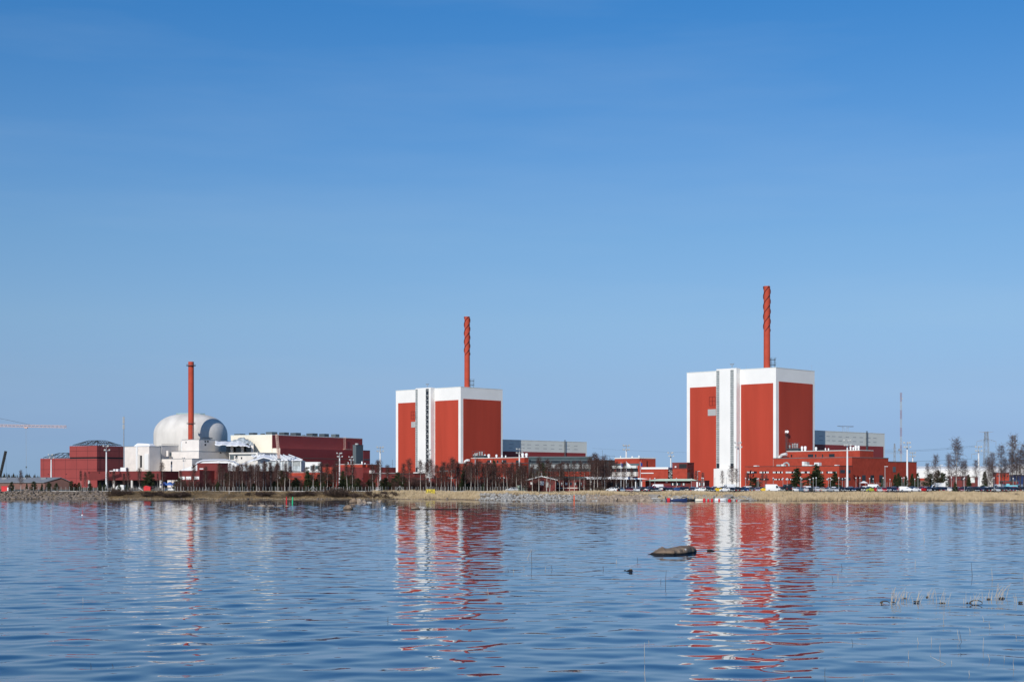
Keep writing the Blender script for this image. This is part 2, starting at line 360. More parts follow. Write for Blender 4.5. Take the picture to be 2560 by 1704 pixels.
yard = MB().add([(X_at(-80, 575), 575, G + .01), (X_at(1460, 575), 575, G + .01), (X_at(1460, 690), 690, G + .01), (X_at(-80, 690), 690, G + .01)], [(0, 1, 2, 3)])
tag(obj('service_road', yard, 'asphalt'), 'dark asphalt service road behind the birches', 'road', kind='structure')
# ---------------------------------------------------------------- the two square reactor towers
def reactor(label, xc, D, xl, xr, ytop, panels, side, tower, louvre, frame, cols):
    fr = fr_at(xc, D); a0 = fr.a_at(xl, 0); b1 = fr.b_at(xr, 0); z1 = fr.z(0, 0, ytop)
    r = thing('reactor_building', label, 'reactor building', (*fr.p(a0 / 2, b1 / 2), G))
    obj('wall', MB().fbox(fr, a0, 0, 0, b1, G, z1), 'white_clad', r)
    obj('roof', MB().fbox(fr, a0 - .1, .1, -.1, b1 + .1, z1 + .003, z1 + .3), 'grey_clad', r)
    for x0, x1, y0, y1 in panels:
        p = obj('red_cladding', on_front(MB(), fr, 0, x0, x1, y0, y1, .10), 'red_clad', r)
    x0, x1, y0, y1 = side
    obj('red_cladding', on_side(MB(), fr, 0, x0, x1, y0, y1, .10), 'red_clad', r)
    bt = -3.4; t = tower; ta, tb = fr.a_at(t['x'][0], bt), fr.a_at(t['x'][1], bt); zt = fr.z(ta, bt, t['ytop'])
    st = obj('stair_tower', MB().fbox(fr, ta, tb, bt, -.003, G, zt), 'white_clad', r)
    obj('tower_base', on_front(MB(), fr, bt - .003, t['base'][0], t['base'][1], t['base'][2], 1221, 1.6), 'white_clad', st)
    for k, (sx0, sx1, sy0, sy1, dark) in enumerate(t['strips']):
        mb = on_front(MB(), fr, bt, sx0, sx1, sy0, sy1, .08)
        sa, sb = fr.a_at(sx0, bt), fr.a_at(sx1, bt); zb, ze = fr.z(sa, bt, sy1), fr.z(sa, bt, sy0); z = zb; i = 0
        while z < ze - .2:
            mb.fbox(fr, sa, sb, bt - (.5 if dark else .2), bt - .07, z, z + (.34 if dark else .12), 1); z += 2.9 if dark else 1.15
            if dark and z < ze - 3:   # flights between the landings
                q = [fr.P(sa, bt - .45, z - 2.6), fr.P(sb, bt - .45, z - .2)] if i % 2 else [fr.P(sb, bt - .45, z - 2.6), fr.P(sa, bt - .45, z - .2)]
                mb.tube(q[0], q[1], .08, n=4, m=1)
            i += 1
        obj('stair_glazing', mb, ['glass_dark', 'galv'] if dark else ['glass_grey', 'slate'], st)
        if not dark: obj('door', on_front(MB(), fr, bt - .09, sx0, sx1, sy1 - 12, sy1, .05), 'glass_dark', st)
    obj('louvre', on_front(MB(), fr, -.103, *louvre, .18), 'galv', r)
    mb = MB(); x0, x1, y0, y1 = frame
    for xa in (x0, (x0 + x1) / 2, x1): on_front(mb, fr, -.103, xa - .22, xa + .22, y0, y1, .22)
    for ya in (y0, (y0 + y1) / 2, y1): on_front(mb, fr, -.12, x0, x1, ya - .22, ya + .22, .17)
    obj('service_frame', mb, 'red_dark', r)
    for a, b in ((a0 + 1, 1), (-1, 1), (-1, b1 - 1), (a0 * .5, b1 * .4)):
        obj('aerial', MB().tube(fr.P(a, b, z1 + .3), fr.P(a, b, z1 + .3 + (3 if b > 2 else 1)), .05, n=4), 'steel', r)
    x, yy = (t['strips'][1][0] + t['strips'][1][1]) / 2, bt + 1.2
    mb = MB(); a = fr.a_at(x, yy); mb.tube(fr.P(a, yy, zt), fr.P(a, yy, zt + 1.6), .12, n=5)
    for da in (-.9, -.45, .45, .9): mb.tube(fr.P(a, yy, zt + 1.0), fr.P(a + da, yy, zt + 2.0), .07, n=4); mb.fbox(fr, a + da - .22, a + da + .22, yy - .2, yy + .2, zt + 2, zt + 2.4)
    obj('roof_lights', mb, 'steel', st)
    return fr, a0, b1, z1
fr1, a01, b11, z11 = reactor('nearer white-framed reactor block with red cladding, behind the parked cars', 1940, 765, 1717, 2036.5, 919,
    [(1725, 1790.5, 967, 1226), (1852.5, 1933, 959, 1226)], (1947, 2031.5, 956.5, 1226),
    dict(x=(1791, 1841), ytop=922.5, base=(1789, 1835, 1170.7), strips=[(1791.2, 1798.5, 926, 1170, 0), (1826.2, 1834.2, 924, 1170, 0)]),
    (1770, 1790, 1022.5, 1038.5), (1773.5, 1789, 991.5, 1013), 0)
fr2, a02, b12, z12 = reactor('farther white-framed reactor block with red cladding, behind the birch belt', 1151.8, 917, 989.6, 1256.5, 967.3,
    [(995.5, 1038.5, 1006.3, 1221), (1088, 1146, 1000.5, 1221)], (1158, 1252, 998.8, 1221),
    dict(x=(1038.8, 1076.8), ytop=970.4, base=(1038, 1084, 1180), strips=[(1039, 1044.2, 973, 1180, 0), (1064.8, 1071.8, 971.5, 1183, 1)]),
    (1028.5, 1038.5, 1054, 1068), (1028, 1038.5, 1028, 1047), 0)

# ---------------------------------------------------------------- vent stacks
def stack(label, px, D, r, ytop, ybase, yhel, strakes=True):
    x, y = X_at(px, D), D; z0, z1 = Z_at(ybase, D), Z_at(ytop, D)
    t = thing('vent_stack', label, 'chimney', (x, y, z0))
    obj('shaft', MB().lathe((x, y), [(r, z0), (r * .985, (z0 + z1) / 2), (r * .97, z1), (r * .80, z1), (r * .78, z1 - 3)], 32), 'stack_red', t, smooth=True)
    if strakes:
        zh = Z_at(yhel, D); pitch = (zh - z1) * -1 / 1.52
        for k in range(3):
            vs = []; fs = []; N = 110
            for i in range(N + 1):
                f = i / N; z = zh + (z1 - .1 - zh) * f - (0 if k else 0); th = 2 * math.pi * (z - zh) / pitch + k * 2 * math.pi / 3 - 2.3
                hgt = .30 * min(1, i / 4)
                for rr, dz in ((r * .95, -.16), (r + hgt, -.16), (r + hgt, .16), (r * .95, .16)):
                    vs.append((x + rr * math.cos(th), y + rr * math.sin(th), z + dz))
            fs = [(4*i+j, 4*i+(j+1) % 4, 4*i+4+(j+1) % 4, 4*i+4+j) for i in range(N) for j in range(4)] + [(0, 1, 2, 3), (4*N+3, 4*N+2, 4*N+1, 4*N)]
            obj('strake', MB().add(vs, fs), 'strake', t)
        mb = MB(); bx = x + r + 1.3; by = y - r * .3; zb = z0 + .5
        for dx in (-1.0, 1.0):
            for dy in (-1, 1): mb.tube((bx + dx, by + dy, z0), (bx + dx, by + dy, zb + 5), .10, n=4)
        for zz in (zb + 1.6, zb + 4.2): mb.box((bx - .3, by, zz), (3.4, 2.6, .18)); mb.box((bx + 1.2, by - 1.2, zz + .9), (.9, .1, .1)); mb.box((bx - .4, by - 1.25, zz + .9), (3.2, .08, .08))
        for zz in np.arange(z0, zb + 4, .9): mb.tube((bx - 1, by - 1, zz), (bx + 1, by - 1, zz + .9), .05, n=3)
        obj('platform', mb, 'steel_dark', t)
    for k in range(4):
        th = k * 1.57 + .4; mb = MB().tube((x + r*.9*math.cos(th), y + r*.9*math.sin(th), z1), (x + r*.9*math.cos(th), y + r*.9*math.sin(th), z1 + .9), .07, n=4)
        obj('lightning_rod', mb, 'steel', t)
    return t
stack('tallest red vent stack with spiral strakes, above the nearer reactor block', 1917.3, 788, 1.66, 715.5, 922, 829)
stack('red vent stack with spiral strakes, above the farther reactor block', 1167.8, 938, 1.68, 791.5, 971, 888.5)

# ---------------------------------------------------------------- brick annexes of the nearer block
def windows_front(parent, fr, b, spans, y0, y1, panes=6, whites=.55, out=.06, side=False):
    for x0, x1 in spans:
        mb = MB(); f = on_side if side else on_front
        f(mb, fr, b, x0, x1, y0, y1, out, 0)
        w = (x1 - x0) / panes
        for i in range(panes):
            if random.random() < whites: f(mb, fr, b + (.063 if side else -.063), x0 + w*(i+.12), x0 + w*(i+.88), y0 + .6, y1 - .5, .03, 1)
        obj('window', mb, ['glass_dark', 'white'], parent)
def tanks(parent, fr, b, z, xs, mtl='white', name='roof_ventilator'):
    for x0, x1, h in xs:
        a = fr.a_at((x0 + x1) / 2, b); c = fr.p(a, b); rr = (x1 - x0) / 2 / F * c[1]
        obj(name, MB().lathe(c, [(rr * .75, z), (rr * .75, z + h * .35), (rr, z + h * .4), (rr, z + h * .85), (rr * .7, z + h), (rr * .1, z + h + .1)], 14), mtl, parent, smooth=True)
aB = fr1.a_at(2130, -.4); zB = fr1.z(aB, -.4, 1143.2); bB = fr1.b_at(2221, aB)
rB = block('brick_annex', 'tall red brick annex wrapping the front corner of the nearer reactor block', 'building', fr1, fr1.a_at(1933.3, -.4), aB, -.4, bB, zB, 'red_brick', lip=.3)
bD1 = fr1.b_at(2291.7, aB - .1); zD = fr1.z(aB, bD1, 1155.4)
rD = block('brick_store', 'windowless low red brick block at the far end, with one grey louvre', 'building', fr1, 14, aB - .1, bB + .003, bD1, zD, 'red_brick', lip=.3)
obj('louvre', on_side(MB(), fr1, aB - .1, 2232, 2239, 1166, 1179.5, .1), 'slate', rD)
aA = fr1.a_at(2150, 7); zA = fr1.z(aA, 7, 1125.6); bA = fr1.b_at(2183, aA)
rA = block('brick_upper_storey', 'red brick upper storey with pale roof tanks, beside the nearer reactor block', 'building', fr1, fr1.a_at(1967, 7), aA, 7, bA, zA, 'red_brick', z0=zB + .31, cap='grey_clad', lip=.3)
windows_front(rA, fr1, 7, [(2020, 2033)], 1135, 1142, 4, 0); windows_front(rA, fr1, 7, [(2072.5, 2086.5)], 1134, 1141.5, 4, 0)
windows_front(rA, fr1, 7, [(1977, 1980.5)], 1136, 1142, 1, 0); windows_front(rA, fr1, 7, [(2037.5, 2041)], 1135, 1142, 1, 0); windows_front(rA, fr1, 7, [(2055, 2058)], 1135, 1142, 1, 0)
tanks(rA, fr1, 10, zA + .3, [(2002, 2008, 2.3), (2009.5, 2016.6, 2.3), (2037, 2043, 1.8), (2062, 2065.3, 1.2), (2069.5, 2073, 1.1), (2124, 2129, 1.8), (2131, 2135.5, 1.5), (2136, 2142.5, 2.2), (2143, 2149.5, 2.1)])
mb = MB(); z = zA + .3; a0, a1 = fr1.a_at(1969, 9), fr1.a_at(1999, 9)   # platform with fan housings
mb.fbox(fr1, a0, a1, 8, 13, z + 1.0, z + 1.4); mb.fbox(fr1, a0 + .5, a1 - .5, 8.5, 12.5, z, z + .97)
for a in np.linspace(a0, a1, 5): mb.tube(fr1.P(a, 8.1, z + 1.4), fr1.P(a, 8.1, z + 4), .07, n=4)
mb.tube(fr1.P(a0, 8.1, z + 4), fr1.P(a1, 8.1, z + 4), .09, n=4); mb.tube(fr1.P(a0, 8.1, z + 2.6), fr1.P(a1, 8.1, z + 2.6), .06, n=4)
obj('fan_platform', mb, 'steel_dark', rA)
tanks(rA, fr1, 10.2, z + 1.4, [(1972, 1977, 1.7), (1979.5, 1984.5, 2.2), (1985.5, 1989.5, 2.4), (1990.5, 1995, 2.2)], 'galv', 'roof_fan')
mb = MB(); a = fr1.a_at(1966.5, 8.5)
for da in (-.45, .45):
    for db in (-.4, .4): mb.tube(fr1.P(a + da, 8.5 + db, zB), fr1.P(a + da, 8.5 + db, zA + 9.2), .07, n=4)
for i in range(15): mb.tube(fr1.P(a - .45, 8.1, zB + i), fr1.P(a + .45, 8.1, zB + i + 1), .05, n=3)
mb.fbox(fr1, a - .9, a + .9, 7.7, 9.3, zA + 8.4, zA + 8.6)
sm = thing('searchlight_mast', 'lattice mast with two round white searchlights against the dark red side wall', 'light mast', (*fr1.p(a, 8.5), zB))
obj('lattice', mb, 'steel_dark', sm)
for da in (-.75, .75):
    c = fr1.P(a + da, 8.3, zA + 9.9); obj('searchlight', MB().tube(c, c + Vector((-.25, -.5, 0)), .62, .68, 14), 'lamp_glass', sm)
mb = MB(); a = fr1.a_at(1956, 3); pts = [fr1.P(a - 1.6, 3, zB + .3), fr1.P(a - 1.0, 3, zB + 1.3), fr1.P(a + .2, 3, zB + 1.9), fr1.P(a + 2.4, 3, zB + 2.2)]
mb.path(pts, [.75, .75, .75, .8], 10); obj('air_duct', mb, 'white', rB)
mb = MB(); a1 = fr1.a_at(1950, 2); a2 = fr1.a_at(1967, 2)
for a in (a1, a2): mb.tube(fr1.P(a, 2, zB), fr1.P(a, 2, zB + 2.6), .06, n=4)
for k in range(1, 4): mb.tube(fr1.P(a1, 2, zB + k * .85), fr1.P(a2, 2, zB + k * .85), .05, n=4)
obj('railing', mb, 'red_dark', rB)
for x in (2155, 2176, 2198): obj('door', on_side(MB(), fr1, aB, x, x + 9, 1187, 1206, .06), 'glass_dark', rB)
# low office wing
bC = -12.; aC = fr1.a_at(2098, bC); zC = fr1.z(aC, bC, 1164.2)
rC = block('office_wing', 'low red brick office wing with two window rows, facing the car park', 'office', fr1, fr1.a_at(1863, bC), aC, bC, -.42, zC, 'red_brick', cap='roof_dark', lip=.22)
sp = [(1867, 1892), (1899, 1922), (1932, 1957), (1964, 1990), (2002, 2024), (2033, 2058), (2066, 2092)]
windows_front(rC, fr1, bC, sp, 1177.5, 1182.6, 7, .6); windows_front(rC, fr1, bC, sp, 1195.5, 1199.5, 7, .4)
windows_front(rC, fr1, aC, [(2100.5, 2112), (2116, 2126)], 1174, 1182, 3, 0, side=True); windows_front(rC, fr1, aC, [(2100.5, 2112), (2116, 2126)], 1193.5, 1200, 3, 0, side=True)
def roofbox(parent, fr, b, z, x0, x1, h, d=2.2, m='white', name='air_unit'):
    a0, a1 = fr.a_at(x0, b), fr.a_at(x1, b); obj(name, MB().fbox(fr, a0, a1, b, b + d, z, z + h), m, parent)
z = zC + .22
roofbox(rC, fr1, -7, z, 2005, 2010.5, 2.1); roofbox(rC, fr1, -6.5, z, 2011, 2017.5, 1.9, m='galv'); roofbox(rC, fr1, -7, z, 2035.5, 2047.5, 1.6); roofbox(rC, fr1, -7.2, z, 2011, 2019, .6)
roofbox(rC, fr1, -7.2, z, 2021, 2029, .5); roofbox(rC, fr1, -7, z, 1884, 1892, .45); roofbox(rC, fr1, -7, z, 1941, 1951, .8, m='galv'); roofbox(rC, fr1, -7, z, 1953, 1959, .9); roofbox(rC, fr1, -7, z, 2086, 2093, .4)
mb = MB(); a = fr1.a_at(1966, -6); mb.path([fr1.P(a - 2.2, -6, z), fr1.P(a - 1.5, -6, z + 1.2), fr1.P(a, -6, z + 1.7), fr1.P(a + 1.3, -6, z + 1.2), fr1.P(a + 1.5, -6, z)], [.4] * 5, 8); obj('air_duct', mb, 'galv', rC)

# ---------------------------------------------------------------- grey turbine halls behind the towers
def turbine_hall(label, fr, b0, xr, setb, yend, yband, pipe_x, dash_x, anten):
    a = -setb; b1 = fr.b_at(xr, a); z1 = fr.z(a, b1, yend); zb = fr.z(a, b1, yband)
    r = thing('turbine_hall', label, 'turbine hall', (*fr.p(a - 25, (b0 + b1) / 2), G))
    obj('wall', MB().fbox(fr, a - 48, a, b0, b1, G, z1), 'grey_clad', r)
    obj('roof', MB().fbox(fr, a - 48.1, a + .1, b0 - .1, b1 + .1, z1 + .003, z1 + .3), 'grey_clad', r)
    obj('red_cladding', MB().fbox(fr, a, a + .1, b0, b1 - 1.4, G, zb), 'red_hall', r)
    mb = MB()
    for x in dash_x:
        for f in (.36, .68):
            bb = fr.b_at(x, a); zz = z1 + (zb - z1) * f; obj('louvre', MB().fbox(fr, a, a + .05, bb, bb + 3.4, zz - .12, zz + .12), 'steel', r)
    bb = fr.b_at(pipe_x, a); mb = MB()
    for d in (-.5, .5): mb.tube(fr.P(a + .8, bb + d, zb - 14), fr.P(a + .8, bb + d, z1 + 1.2), .16, n=6)
    for zz in np.arange(zb - 14, z1, 1.2): mb.tube(fr.P(a + .8, bb - .5, zz), fr.P(a + .8, bb + .5, zz), .06, n=4)
    for zz in np.arange(zb - 12, z1, 4): mb.tube(fr.P(a, bb, zz), fr.P(a + .8, bb, zz), .08, n=4)
    obj('ladder', mb, 'steel_dark', r)
    if anten:
        mb = MB(); ba, bz = fr.b_at(anten[0], a - 4), fr.b_at(anten[1], a - 4)
        mb.tube(fr.P(a - 4, ba, z1 + 3.4), fr.P(a - 4, bz, z1 + 3.6), .16, n=4)
        for f in (.33, .42, .55, .66): mb.tube(fr.P(a - 4, ba + (bz - ba) * f, z1), fr.P(a - 4, ba + (bz - ba) * f, z1 + 3.5), .1, n=4)
        mb.tube(fr.P(a - 4, ba, z1 + 3.4), fr.P(a - 4, ba + (bz - ba) * .4, z1 + 2.8), .08, n=4); mb.tube(fr.P(a - 4, bz, z1 + 3.5), fr.P(a - 4, ba + (bz - ba) * .6, z1 + 2.8), .08, n=4)
        obj('roof_gantry', mb, 'steel', r)
    b2 = b0 + 12; mb = MB(); mb.fbox(fr, a - 6, a - 1.5, b2, b2 + 7, z1 + .9, z1 + 1.05)
    for q in (b2 + .2, b2 + 6.8): mb.fbox(fr, a - 5, a - 4.8, q, q + .15, z1 + .3, z1 + .9)
    obj('roof_platform', mb, 'steel_dark', r)
turbine_hall('grey and red turbine hall running back from the nearer reactor block', fr1, b11 - 16, 2211.5, 12.0, 1084.3, 1115.8, 2164, [2048, 2066, 2080, 2096, 2114, 2132, 2149, 2168, 2183], (2093, 2134))
turbine_hall('grey and red turbine hall running back from the farther reactor block', fr2, b12 - 16, 1467, 12.0, 1105.3, 1132, 1410, [1272, 1302, 1318, 1338, 1358, 1377, 1397, 1416, 1435], None)

# ---------------------------------------------------------------- annexes of the farther block
aA2 = fr2.a_at(1311, 7); zA2 = fr2.z(aA2, 7, 1143.4); bA2 = fr2.b_at(1323, aA2); aB2 = aA2 + .5; zB2 = fr2.z(0, -.4, 1158.8)
rB2 = block('brick_annex', 'tall red brick annex behind birches, at the foot of the farther reactor block', 'building', fr2, fr2.a_at(1146.4, -.4), aB2, -.4, 26, zB2, 'red_brick', lip=.3)
rA2 = block('brick_upper_storey', 'red brick upper storey with roof fans, beside the farther reactor block', 'building', fr2, fr2.a_at(1178, 7), aA2, 7, max(bA2, 12), zA2, 'red_brick', z0=zB2 + .31, cap='grey_clad', lip=.3)
windows_front(rA2, fr2, 7, [(1218, 1228), (1255, 1266)], 1149.5, 1155.5, 4, .1); windows_front(rA2, fr2, 7, [(1187, 1189.5), (1242, 1246), (1290, 1297)], 1150, 1156, 1, 0)
z = zA2 + .3; mb = MB(); a0, a1 = fr2.a_at(1183, 9), fr2.a_at(1214, 9)
mb.fbox(fr2, a0, a1, 8, 13, z + 1.0, z + 1.4); mb.fbox(fr2, a0 + .5, a1 - .5, 8.5, 12.5, z, z + .97)
for a in np.linspace(a0, a1, 5): mb.tube(fr2.P(a, 8.1, z + 1.4), fr2.P(a, 8.1, z + 4), .07, n=4)
mb.tube(fr2.P(a0, 8.1, z + 4), fr2.P(a1, 8.1, z + 4), .09, n=4)
obj('fan_platform', mb, 'steel_dark', rA2)
tanks(rA2, fr2, 10.2, z + 1.4, [(1186, 1190, 1.6), (1191, 1195, 1.8), (1197, 1201.5, 2.2), (1203, 1207.5, 2.2)], 'galv', 'roof_fan')
tanks(rA2, fr2, 10, z, [(1209.5, 1215, 2.0), (1218.5, 1225.5, 2.1), (1238.5, 1244, 1.8), (1253, 1257, 1.5), (1262.5, 1266, 1.2), (1303, 1310.5, 2.4), (1312.5, 1320, 2.3)])
mb = MB(); a = fr2.a_at(1166, 3); mb.path([fr2.P(a - 1.8, 3, zB2 + .2), fr2.P(a - 1, 3, zB2 + 1.4), fr2.P(a + .3, 3, zB2 + 2.0), fr2.P(a + 2.2, 3, zB2 + 2.1)], [.75] * 4, 10); obj('air_duct', mb, 'white', rB2)
rF = block('gatehouse_wing', 'dark red flat-roofed wing left of the farther stair tower base', 'building', fr2, fr2.a_at(880, -14), fr2.a_at(1036, -14), -14, -3, fr2.z(-45, -14, 1184.5), 'red_dark', cap='roof_dark', lip=.5)
rF2 = block('entrance_porch', 'dark glazed porch under the white base of the farther stair tower', 'building', fr2, fr2.a_at(1036.5, -14), fr2.a_at(1090, -14), -14, -6, fr2.z(-30, -14, 1195), 'red_dark', cap='roof_dark', lip=.3)
obj('window', on_front(MB(), fr2, -14, 1041, 1070, 1199, 1215, .06), 'glass_dark', rF2)
rG = block('brick_plinth', 'plain red brick base block with small pale roof units, behind the birch belt', 'building', fr2, fr2.a_at(1090.5, -10), aB2 - 1, -10, -.42, fr2.z(0, -10, 1179), 'red_brick', cap='roof_dark', lip=.25)
for x in (1082, 1093, 1110): roofbox(rG, fr2, -8, fr2.z(0, -10, 1179) + .25, x + 16, x + 21, .8)
windows_front(rG, fr2, -10, [(1120, 1140), (1160, 1180), (1200, 1222), (1240, 1262)], 1192, 1196, 5, .4)

# ---------------------------------------------------------------- buildings between the towers
def fblock(name, label, cat, D, x0, x1, ytop, wm, depth=14, ang=0, ybot=None, **k):
    fr = fr_at(x0, D, ang); a1 = fr.a_at(x1, 0)
    return block(name, label, cat, fr, 0, a1, 0, depth, fr.z(0, 0, ytop), wm, z0=G if ybot is None else Z_at(ybot, D), **k), fr
rT, fT = fblock('glazed_office', 'long dark teal glazed office building behind the low cottage', 'office', 800, 1322, 1481, 1143.2, 'teal', 30, cap='slate', lip=.6)
for y in (1150, 1158): obj('facade_band', on_front(MB(), fT, 0, 1322.5, 1480.5, y - .9, y + .9, .25), 'slate', rT)
for x0 in range(1325, 1478, 26): obj('window', on_front(MB(), fT, 0, x0, x0 + 23, 1151.5, 1156.5, .10), 'glass_dark', rT); obj('window', on_front(MB(), fT, 0, x0, x0 + 23, 1160, 1171, .10), 'glass_grey', rT)
obj('brick_base', on_front(MB(), fT, 0, 1345, 1479, 1178, 1190, .4), 'red_brick', rT)
rU, fU = fblock('flat_roof_annex', 'black low annex with thin roof rails next to the teal office', 'building', 780, 1482, 1537, 1151, 'black', 20, cap='roof_dark')
mb = MB(); z = Z_at(1151, 780) + .35
mb.tube((X_at(1498, 782), 782, z + 2), (X_at(1537, 782), 782, z + 2), .07, n=4); mb.tube((X_at(1506, 782), 782, z), (X_at(1506, 782), 782, z + 5), .07, n=4)
for x in (1512, 1524, 1537): mb.tube((X_at(x, 782), 782, z), (X_at(x, 782), 782, z + 2), .07, n=4)
obj('roof_rail', mb, 'steel_dark', rU)
fS = fr_at(1598.5, 735); zS = fS.z(0, 0, 1145.4); bS = fS.b_at(1639, 0)
rS = block('service_building', 'red brick service building with grey window band, behind the flagpoles', 'building', fS, fS.a_at(1537, 0), 0, 0, bS, zS, 'red_brick', lip=.5, cap='grey_clad')
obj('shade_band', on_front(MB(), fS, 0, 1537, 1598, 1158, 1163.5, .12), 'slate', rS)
obj('parapet_band', on_front(MB(), fS, 0, 1534, 1594, 1163.5, 1170, 1.2), 'grey_clad', rS)
windows_front(rS, fS, 0, [(1541, 1552), (1554, 1565), (1567, 1579), (1581, 1595)], 1170.3, 1178.5, 5, .45, .5)
obj('balcony', on_front(MB(), fS, 0, 1535, 1596, 1179, 1190, 1.6), 'concrete', rS)
obj('pillar', on_side(MB(), fS, 0, 1602, 1614, 1148, 1196, .6), 'red_brick', rS); obj('recess', on_side(MB(), fS, 0, 1614.5, 1618.5, 1152, 1171, .1), 'glass_dark', rS)
tanks(rS, fS, 6, zS + .5, [(1550, 1553, .9), (1578, 1583, .7), (1596, 1599, 1.)])
fL = fr_at(1670, 728, -14); rL = block('low_brick_building', 'low red brick building with a white roof edge, before the service building', 'building', fL, fL.a_at(1604, 0), 0, 0, 18, fL.z(0, 0, 1172), 'red_brick', cap='white', lip=.9)
obj('pipe', on_front(MB(), fL, 0, 1603, 1634, 1181, 1183, .3), 'white', rL)
fL2 = fr_at(1718, 726, -14); rL2 = block('low_brick_link', 'low red brick link touching the white column of the nearer reactor block', 'building', fL2, fL2.a_at(1681.5, 0), 0, 0, 15, fL2.z(0, 0, 1171.5), 'red_brick', cap='red_dark', lip=.3)
st = thing('outdoor_stair', 'steel zigzag stair in the dark gap between the low brick buildings', 'stair', (X_at(1675, 729), 729, G))
mb = MB(); x0, x1 = X_at(1671, 729), X_at(1681, 729)
for k, (ya, yb) in enumerate(((1197, 1190), (1190, 1183), (1183, 1176))):
    xa, xb = (x0, x1) if k % 2 else (x1, x0)
    mb.tube((xa, 729, Z_at(ya, 729)), (xb, 729, Z_at(yb, 729)), .16, n=4); mb.tube((xa, 729, Z_at(ya - 4, 729)), (xb, 729, Z_at(yb - 4, 729)), .07, n=4)
    mb.box(((x0 + x1) / 2, 729.6, Z_at(yb, 729)), (x1 - x0, 1.0, .15))
obj('flight', mb, 'galv', st); obj('shaft', MB().box(((x0 + x1) / 2, 731, (G + Z_at(1173, 729)) / 2), (x1 - x0 - .1, 1.5, Z_at(1173, 729) - G)), 'black', st)
fK = fr_at(1697.5, 742, -30); rK = block('plant_room', 'dark red cube with a black recess on the low brick roof', 'building', fK, fK.a_at(1680.5, 0), fK.a_at(1718, 0), 0, 8, fK.z(0, 0, 1157.3), 'red_dark', cap='red_dark')
obj('recess', on_front(MB(), fK, 0, 1698, 1717, 1159, 1171, .1), 'black', rK); obj('hatch', on_front(MB(), fK, 0, 1687, 1691, 1164.5, 1168, .12), 'white', rK)
# entrance canopy and gate building
D = 690
cn = thing('entrance_canopy', 'long white entrance canopy above the parked cars', 'canopy', (X_at(1535, D), D, G))
x0, x1 = X_at(1450, D), X_at(1624, D); z = Z_at(1196, D)
obj('roof', MB().prism([(x0, D, z + .25), (x0 + 3, D, z + .9), (x1 - 9, D, z + .75), (x1, D, z - .1), (x1 - 8, D, z - .35), (x0, D, z - .1)], (0, 12, 0)), 'tarp', cn)
for x in (1478, 1505, 1590, 1605): obj('post', MB().tube((X_at(x, D), D + 2, G), (X_at(x, D), D + 2, z - .2), .25, n=8), 'white', cn)
rH, fH = fblock('reception_building', 'single-storey dark brick reception under the white canopy, pale windows', 'building', D + 13, 1452, 1604, 1199.5, 'brown_wall', 10, cap='roof_dark')
windows_front(rH, fH, 0, [(1458, 1470), (1476, 1490), (1522, 1532), (1536, 1552), (1560, 1572), (1588, 1602)], 1205, 1216, 4, .5)
D = 700
rI, fI = fblock('gate_building', 'long low brick gate building with a pale green roof, below the service building', 'building', D, 1619, 1742, 1201.5, 'red_dark', 12, cap=None)
x0, x1 = X_at(1610, D), X_at(1746, D); z = Z_at(1201.5, D)
obj('roof', MB().prism([(x0, D - 2, z), (x0 + 7, D - 2, z + .95), (x1 - 3, D - 2, z + .95), (x1, D - 2, z)], (0, 16, 0)), 'roof_green', rI)
windows_front(rI, fI, 0, [(1677, 1690), (1692, 1702), (1705, 1713)], 1206, 1213, 4, .5); obj('sign_board', on_front(MB(), fI, 0, 1664, 1669, 1202, 1206, .3), 'white', rI)
fJ = fr_at(1744, 694, -20); rJ = block('guard_lodge', 'small dark brick guard lodge with white door frames beside the gate building', 'lodge', fJ, fJ.a_at(1727, 0), fJ.a_at(1762, 0), 0, 9, fJ.z(0, 0, 1202), 'red_dark', cap='roof_dark', lip=.3)
windows_front(rJ, fJ, 0, [(1748, 1753), (1756, 1761)], 1205, 1214, 2, .5); obj('door', on_front(MB(), fJ, 0, 1741, 1745, 1204, 1217, .1), 'white', rJ)
# red cottage
D = 575; x0, x1, xm = X_at(1319, D), X_at(1390, D), X_at(1353, D); ze, zr = Z_at(1199, D), Z_at(1191, D)
ct = thing('cottage', 'small red gabled cottage with white trim, behind the white stones', 'cottage', ((x0 + x1) / 2, D, G))
obj('wall', MB().prism([(x0, D, G), (x1, D, G), (x1, D, ze), (xm, D, zr), (x0, D, ze)], (0, 8, 0)), 'red_dark', ct)
rf = MB()
for xa, za, xb, zb in ((x0 - .9, ze - .35, xm, zr + .02), (xm, zr + .02, x1 + .6, ze - .2)):
    rf.prism([(xa, D - .6, za + .05), (xb, D - .6, zb + .05), (xb, D - .6, zb + .28), (xa, D - .6, za + .28)], (0, 9, 0))
rfo = obj('roof', rf, 'roof_grey', ct)
vb = MB()
for xa, za, xb, zb in ((x0 - .9, ze - .35, xm, zr + .02), (xm, zr + .02, x1 + .6, ze - .2)):
    vb.prism([(xa, D - .72, za), (xb, D - .72, zb), (xb, D - .72, zb + .34), (xa, D - .72, za + .34)], (0, .1, 0))
obj('bargeboard', vb, 'white', ct); obj('chimney', MB().tube((X_at(1354.5, D), D + 4, zr - .3), (X_at(1354.5, D), D + 4, zr + 1.4), .22, .2, 8).tube((X_at(1354.5, D), D + 4, zr + 1.4), (X_at(1354.5, D), D + 4, zr + 1.55), .28, n=8), 'galv', rfo)
fC = Fr((x0, D), 0)
for w in ((1350, 1360, 1202.5, 1212.5), (1326, 1331, 1204.5, 1211)):
    wi = obj('window', on_front(MB(), fC, 0, *w, .06), 'white', ct)
for w in ((1364, 1371, 1204, 1218),): obj('door', on_front(MB(), fC, 0, *w, .06), 'galv', ct)
